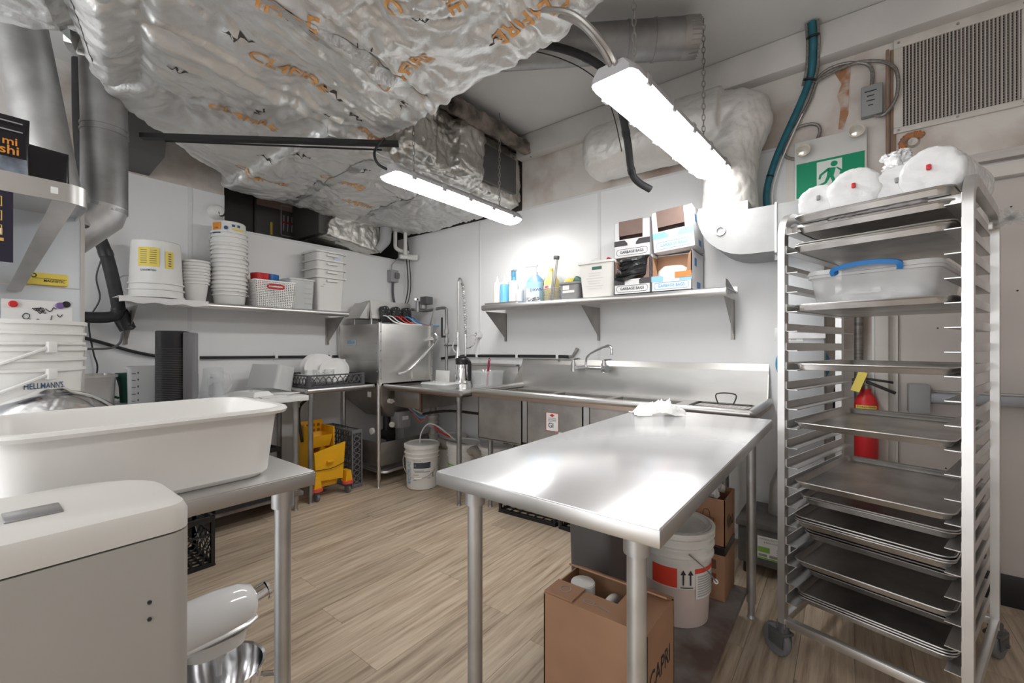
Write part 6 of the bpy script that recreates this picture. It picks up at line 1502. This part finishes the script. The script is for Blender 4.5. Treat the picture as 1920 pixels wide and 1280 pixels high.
# upturned mixing bowl, stock pot, bucket stack
t = thing('mixing_bowl', 'large steel mixing bowl turned upside down behind the tub', 'bowl', (-1.785, .165, ZP))
part(G().lathe([(.19, .0), (.20, .004), (.19, .01)] + [(.188 * math.cos(a), .02 + .195 * math.sin(a)) for a in [R(6 * k) for k in range(0, 14)]] + [(.03, .218), (0, .219)], 40), 'bowl_shell', CHROME, t)
t = thing('stock_pot', 'wide steel pot with straight rim behind the mixing bowl', 'pot', (-2.16, -.28, ZP))
part(G().lathe([(0, 0), (.19, 0), (.20, .02), (.20, .24), (.21, .245), (.197, .248), (.195, .02), (0, .01)], 40), 'pot_wall', STEEL, t)
t = thing('pan_cover', 'round steel lid leaning beside the mixing bowl', 'lid', (-1.70, .44, ZP))
part(G().lathe([(.10, .0), (.10, .01), (.07, .035), (.02, .045), (0, .046)], 32), 'lid_shell', CHROME, t)
for k, (z, lb_) in enumerate(((0, "lower mayonnaise pail with blue lettering in the pail pair"), (.085, 'upper plain white pail nested in the lettered pail'))):
    t = thing('mayonnaise_pail', lb_, 'bucket', (-2.15, .115, ZP + z), R(70))
    g = G(); pail(g, .143, .162, .335, (.262, .295)); part(g, 'pail_body', WPL, t)
    if k == 0:
        part(G().text("HELLMANN'S.", .026, cyl_m(.212, R(42)), curve=.1565, width=.10), 'lettering', MATS['ink_blue'], t, sm=0, fix=False)
        for a_, w_ in ((42, .13), (-28, .09)): part(G().rect(w_, .022, cyl_m(.176, R(a_)), curve=.1548), 'yellow_band', YEL, t)
        part(G().add([(.025 * math.cos(a), .014 * math.sin(a), .1562) for a in [PI * q / 10 for q in range(11)]], [tuple(range(11))], cyl_m(.184, R(42))), 'blue_emblem', mat('emblem_blue', (.02, .2, .3), .5), t, sm=0, fix=False)
    zt = .30 - .05
    pts = [(.166 * math.sin(a), -.166 * math.cos(a) - .004, zt - .17 * math.sin((a + 1.35 - .75) / 2.2 * PI) if False else zt - .13 * (.75 - a) / 1.6) for a in [.75 - 1.6 * q / 16 for q in range(17)]]
    part(G().tube(pts, .005, 6), 'handle', WPL, t)
    part(G().box(-.012, .012, -.012, .008, -.018, .018, .004, M=TM(rz=R(44)) @ TM((0, -.166, zt)) ), 'handle_lug', WPL, t)
# tall steel cabinet with side shelf
cb_ = thing('steel_cabinet', 'tall steel cabinet side with magnets and a drawing stuck on it', 'cabinet', (-2.75, -.4, 0))
part(G().box(-.35, .35, -.6, .71, 0, 1.80, .004), 'casing', mat('cabinet_steel', (.66, .70, .74), .36, .8, var=.1, vscale=4, rvar=.1), cb_)
part(G().box(.35, .352, -.6, .71, 1.462, 1.466).box(.345, .353, .70, .712, 0, 1.8), 'seam', STEEL, cb_)
def onp(x, w, z0, z1, y, m, name, lb, cat, b=.004): return single(G().box(0, x, -w / 2, w / 2, z0, z1, b), name, m, lb, cat, (-2.398, y, 0))
t = thing('magnetic_eraser', 'yellow magnetic eraser stuck on the steel cabinet', 'eraser', (-2.399, .205, 1.468), 0)
part(G().box(0, .02, -.06, .06, 0, .045, .006), 'body', YEL, t)
g = G().text('MAGNETIC', .014, face_m((.0212, .022, .016), '+X'), width=.055).rect(.09, .0015, face_m((.0212, .01, .024), '+X'))
for s in (-1, 1): g.lathe([(.005, 0), (.008, 0), (.008, .0006), (.005, .0006)], 14, TM((.0205, -.038 + s * .007, .034), ry=R(90)))
part(g, 'lettering', INK, t, sm=0, fix=False)
t = thing('drawing_sheet', 'white sheet with a black pen drawing held by magnets', 'paper', (-2.398, .185, 1.195))
t.scale = (1, .68, 1)
part(G().box(0, .0012, -.13, .135, 0, .215), 'sheet', PAPER, t)
g = G()
def sk(pts, r=.0018): g.tube(spline([(.0025, a, b) for a, b in pts], 4), r, 4)
for k in range(6): sk([(-.02 + k * .006, .185), (.0 + k * .005, .175 + .012 * math.sin(k * 2)), (.012 + k * .004, .19 - .004 * k)])
sk([(.03, .185), (.045, .175), (.055, .18), (.06, .19), (.072, .185)]); sk([(.075, .165), (.085, .155), (.095, .165)]); sk([(-.055, .155), (-.045, .165), (-.03, .16), (-.035, .145), (-.05, .145), (-.055, .155)]); sk([(-.03, .145), (-.01, .135), (.0, .145), (.015, .135)]); sk([(.055, .16), (.05, .14), (.058, .13)])
part(g, 'pen_lines', INK, t)
for y, z, m_, lb_ in ((.125, 1.392, RED, 'round red magnet on the drawing sheet'), (.243, 1.394, PURPLE, 'round purple magnet on the drawing sheet'), (.26, 1.40, BLACK, 'black clip magnet beside the purple magnet')):
    single(G().lathe([(0, 0), (.012, 0), (.012, .008), (.009, .011), (0, .011)], 18, TM(ry=R(90))), 'magnet', m_, lb_, 'magnet', (-2.3965, y, z))
ws = thing('cabinet_shelf', 'stainless shelf with rounded corner on the steel cabinet', 'shelf', (-2.40, -.2, 1.74))
D_ = .30
ring = []
pl = [(.0, -.5), (D_, -.5)] + [(D_ - .06 + .06 * math.cos(a), .485 - .06 + .06 * math.sin(a)) for a in [R(15 * k) for k in range(7)]] + [(0, .485)]
part(G().prism(pl, 'z', 0, .012), 'shelf_board', STEEL, ws)
g = G()
edge = pl[1:]
g.tube([(a, b, .02) for a, b in edge], .03, sec=[(-.003, -.032), (.003, -.032), (.003, .032), (-.003, .032)], up=(1, 0, 0))
part(g, 'turned_edge', STEEL, ws)
part(G().box(D_ - .001, D_ + .0045, -.3, .12, .0, .04), 'tape_strip', PAPER, ws)
part(G().rect(.018, .022, face_m((D_ + .004, .40, .02), '+X')), 'price_sticker', PAPER, ws, sm=0)
part(G().loft([[(.27, .40, .0), (.27, .46, .0), (.23, .46, .0), (.23, .40, .0)], [(.02, .31, -.30), (.02, .345, -.30), (.003, .345, -.30), (.003, .31, -.30)]]), 'bracket', GALV, ws)
# packets on and under it
def packet(label, x, y, z, rz, w, h, big=False):
    t = thing('coffee_packet', label, 'packet', (x, y, z), rz)
    g = G().loft([rr(.05, w, .02, 0), rr(.055, w, .02, .02), rr(.045, w * .98, .018, h * .7), rr(.008, w, .003, h)])
    part(g, 'pouch', mat('pouch_black', (.012, .012, .016), .25), t)
    if big:
        part(G().rect(w * .9, h * .3, face_m((.0285, 0, h * .26), '+X')), 'picture_panel', mat('pouch_picture', (.30, .36, .44), .4, col2=(.03, .03, .04), vscale=14), t, sm=0)
        part(G().text('mi', .035, face_m((.029, .04, h * .62), '+X')).text('roshi', .04, face_m((.0295, .02, h * .50), '+X')), 'gold_lettering', ORANGE, t, sm=0, fix=False)
        part(G().rect(w * .8, .004, face_m((.02, 0, h * .9), '+X')).rect(w * .8, .004, face_m((.023, 0, h * .78), '+X')), 'white_line', INKG, t, sm=0)
    return t
packet('black printed packet with gold lettering standing on the cabinet shelf', -2.17, .065, 1.785 - .032, R(0), .17, .24, True)
packet('plain black packet leaning behind the lettered packet', -2.23, .19, 1.785 - .032, R(8), .12, .18)
packet('plain black packet at the back of the cabinet shelf', -2.30, -.12, 1.785 - .032, R(0), .18, .24)
t = thing('menu_card', 'black card with orange icons hanging under the cabinet shelf', 'card', (-2.395, .085, 1.505))
part(G().box(.29, .292, -.18, .025, .0, .24), 'card', mat('card_navy', (.012, .01, .03), .4), t)
g = G()
for k in range(3): g.tube([(.2935, -.012 + a * .013, .19 - k * .045 + b * .015) for a, b in ((-1, -1), (1, -1), (1, 1), (-1, 1))], .0018, 4, closed=True)
g.rect(.03, .008, face_m((.2925, -.012, .23), '+X')).rect(.035, .01, face_m((.2925, -.012, .07), '+X'))
part(g, 'orange_icons', mat('icon_gold', (.65, .40, .10), .5), t)
part(G().rect(.03, .02, face_m((.2925, -.012, .095), '+X')), 'white_panel', PAPER, t, sm=0)
part(G().tube([(.291, -.05, .24), (.291, -.05, .30)], .001, 4), 'hang_thread', WPL, t)
# big round ducts left
rd = thing('flue_duct', 'wide slanting galvanised flue duct above the steel cabinet', 'duct', (-2.65, .2, 1.80))
a0, a1 = Vector((-2.86, .29, 1.805)), Vector((-3.03, .17, 2.78))
offp(rd, part(G().tube([a0, a1], .095, 32), 'pipe', GALV, rd))
q = a0.lerp(a1, .12); q2 = a0.lerp(a1, .135)
offp(rd, part(G().tube([q, q2], .098, 32), 'seam_band', GALV, rd))
offp(rd, part(G().lathe([(.098, 0), (.102, .01), (.098, .02)], 32, TM(tuple(a0))), 'collar', STEEL, rd))
rd2 = thing('vent_duct', 'narrow vertical galvanised vent duct with an elbow', 'duct', (-3.0, .6, 1.6))
P = [(-3.02, .505, 2.78), (-3.02, .505, 1.90), (-3.02, .505, 1.86), (-3.06, .36, 1.70)]
offp(rd2, part(G().tube([(-3.04, .46, 2.85), (-3.04, .47, 2.40), (-3.04, .47, 1.93)], .092, 28), 'pipe', GALVD, rd2))
offp(rd2, part(G().tube([(-3.04, .47, 1.96), (-3.04, .465, 1.92), (-3.04, .32, 1.76), (-3.03, .2, 1.70)], .093, 28), 'elbow', GALV, rd2))
g = G()
for z in (2.36, 2.33): g.tube([(-3.04, .47, z), (-3.04, .47, z + .012)], .096, 28)
offp(rd2, part(g, 'seam_ring', GALVD, rd2)); 

# stand mixer under the near table
mx = thing('stand_mixer', 'white stand mixer with steel bowl on the undershelf of the near table', 'mixer', (-1.42, .33, .151), 0)
WG = mat('enamel_white', (.80, .81, .82), .15, coat=.6)
part(G().loft([rr(.20, .34, .08, 0, 0, .05, 6), rr(.19, .33, .08, .025, 0, .05, 6), rr(.14, .28, .06, .035, 0, .05, 6)]), 'base', WG, mx)
part(G().loft([rr(.12, .12, .05, .03, 0, -.06, 6), rr(.10, .10, .045, .15, 0, -.07, 6), rr(.11, .13, .05, .25, 0, -.05, 6)]), 'column', WG, mx)
def hr(y, r, z, sx=1.0, sz=1.0): return [(sx * r * math.cos(a), y, z + sz * r * math.sin(a)) for a in [2 * PI * k / 24 for k in range(24)]]
part(G().loft([hr(-.15, .02, .31), hr(-.14, .05, .31), hr(-.11, .066, .31), hr(0, .07, .315), hr(.12, .07, .318), hr(.18, .064, .32), hr(.212, .05, .322), hr(.226, .025, .323), hr(.228, .0, .323)]), 'motor_head', WG, mx)
part(G().loft([hr(-.12, .0665, .285, 1.02, .25), hr(.12, .0712, .288, 1.03, .25), hr(.185, .066, .289, 1.03, .25), hr(.215, .05, .29, 1.0, .25)]), 'trim_band', STEEL, mx)
part(G().loft([rr(.11, .15, .05, .235, 0, .12, 6), rr(.125, .17, .06, .275, 0, .12, 6)]), 'gear_housing', WG, mx)
part(G().cyl((0, .13, .24), (0, .13, .20), .018, n=14).cyl((0, .13, .2), (0, .13, .15), .008, n=10), 'beater_shaft', WG, mx)
part(G().cyl((0, .215, .325), (0, .255, .335), .026, n=18).cyl((0, .255, .335), (0, .262, .336), .03, n=18), 'attachment_hub', CHROME, mx)
part(G().lathe([(0, .02), (.06, .02), (.075, .03), (.105, .11), (.112, .165), (.116, .168), (.109, .165), (.10, .11), (.07, .036), (0, .026)], 36, TM((.0, .13, .0))), 'mixing_bowl', CHROME, mx)
part(G().tube(spline([(.08, .21, .14), (.11, .25, .13), (.11, .25, .07), (.075, .2, .06)], 5), .007, 8), 'bowl_handle', CHROME, mx)
g = G()
for k in range(6): g.box(.072, .075, -.06 + k * .012, -.057 + k * .012, .277, .285)
part(g, 'speed_marks', INK, mx)

# rows of rivets, screws and print too small to pick apart one by one
TINY = ('rivets', 'measuring_marks', 'pump_screws', 'crimp_ribs', 'fine_print', 'small_print', 'speed_marks', 'moulded_lines', 'handwriting', 'pen_lines')
for o in bpy.data.objects:
    if o.parent is not None and o.name.split('.')[0] in TINY: o['kind'] = 'stuff'
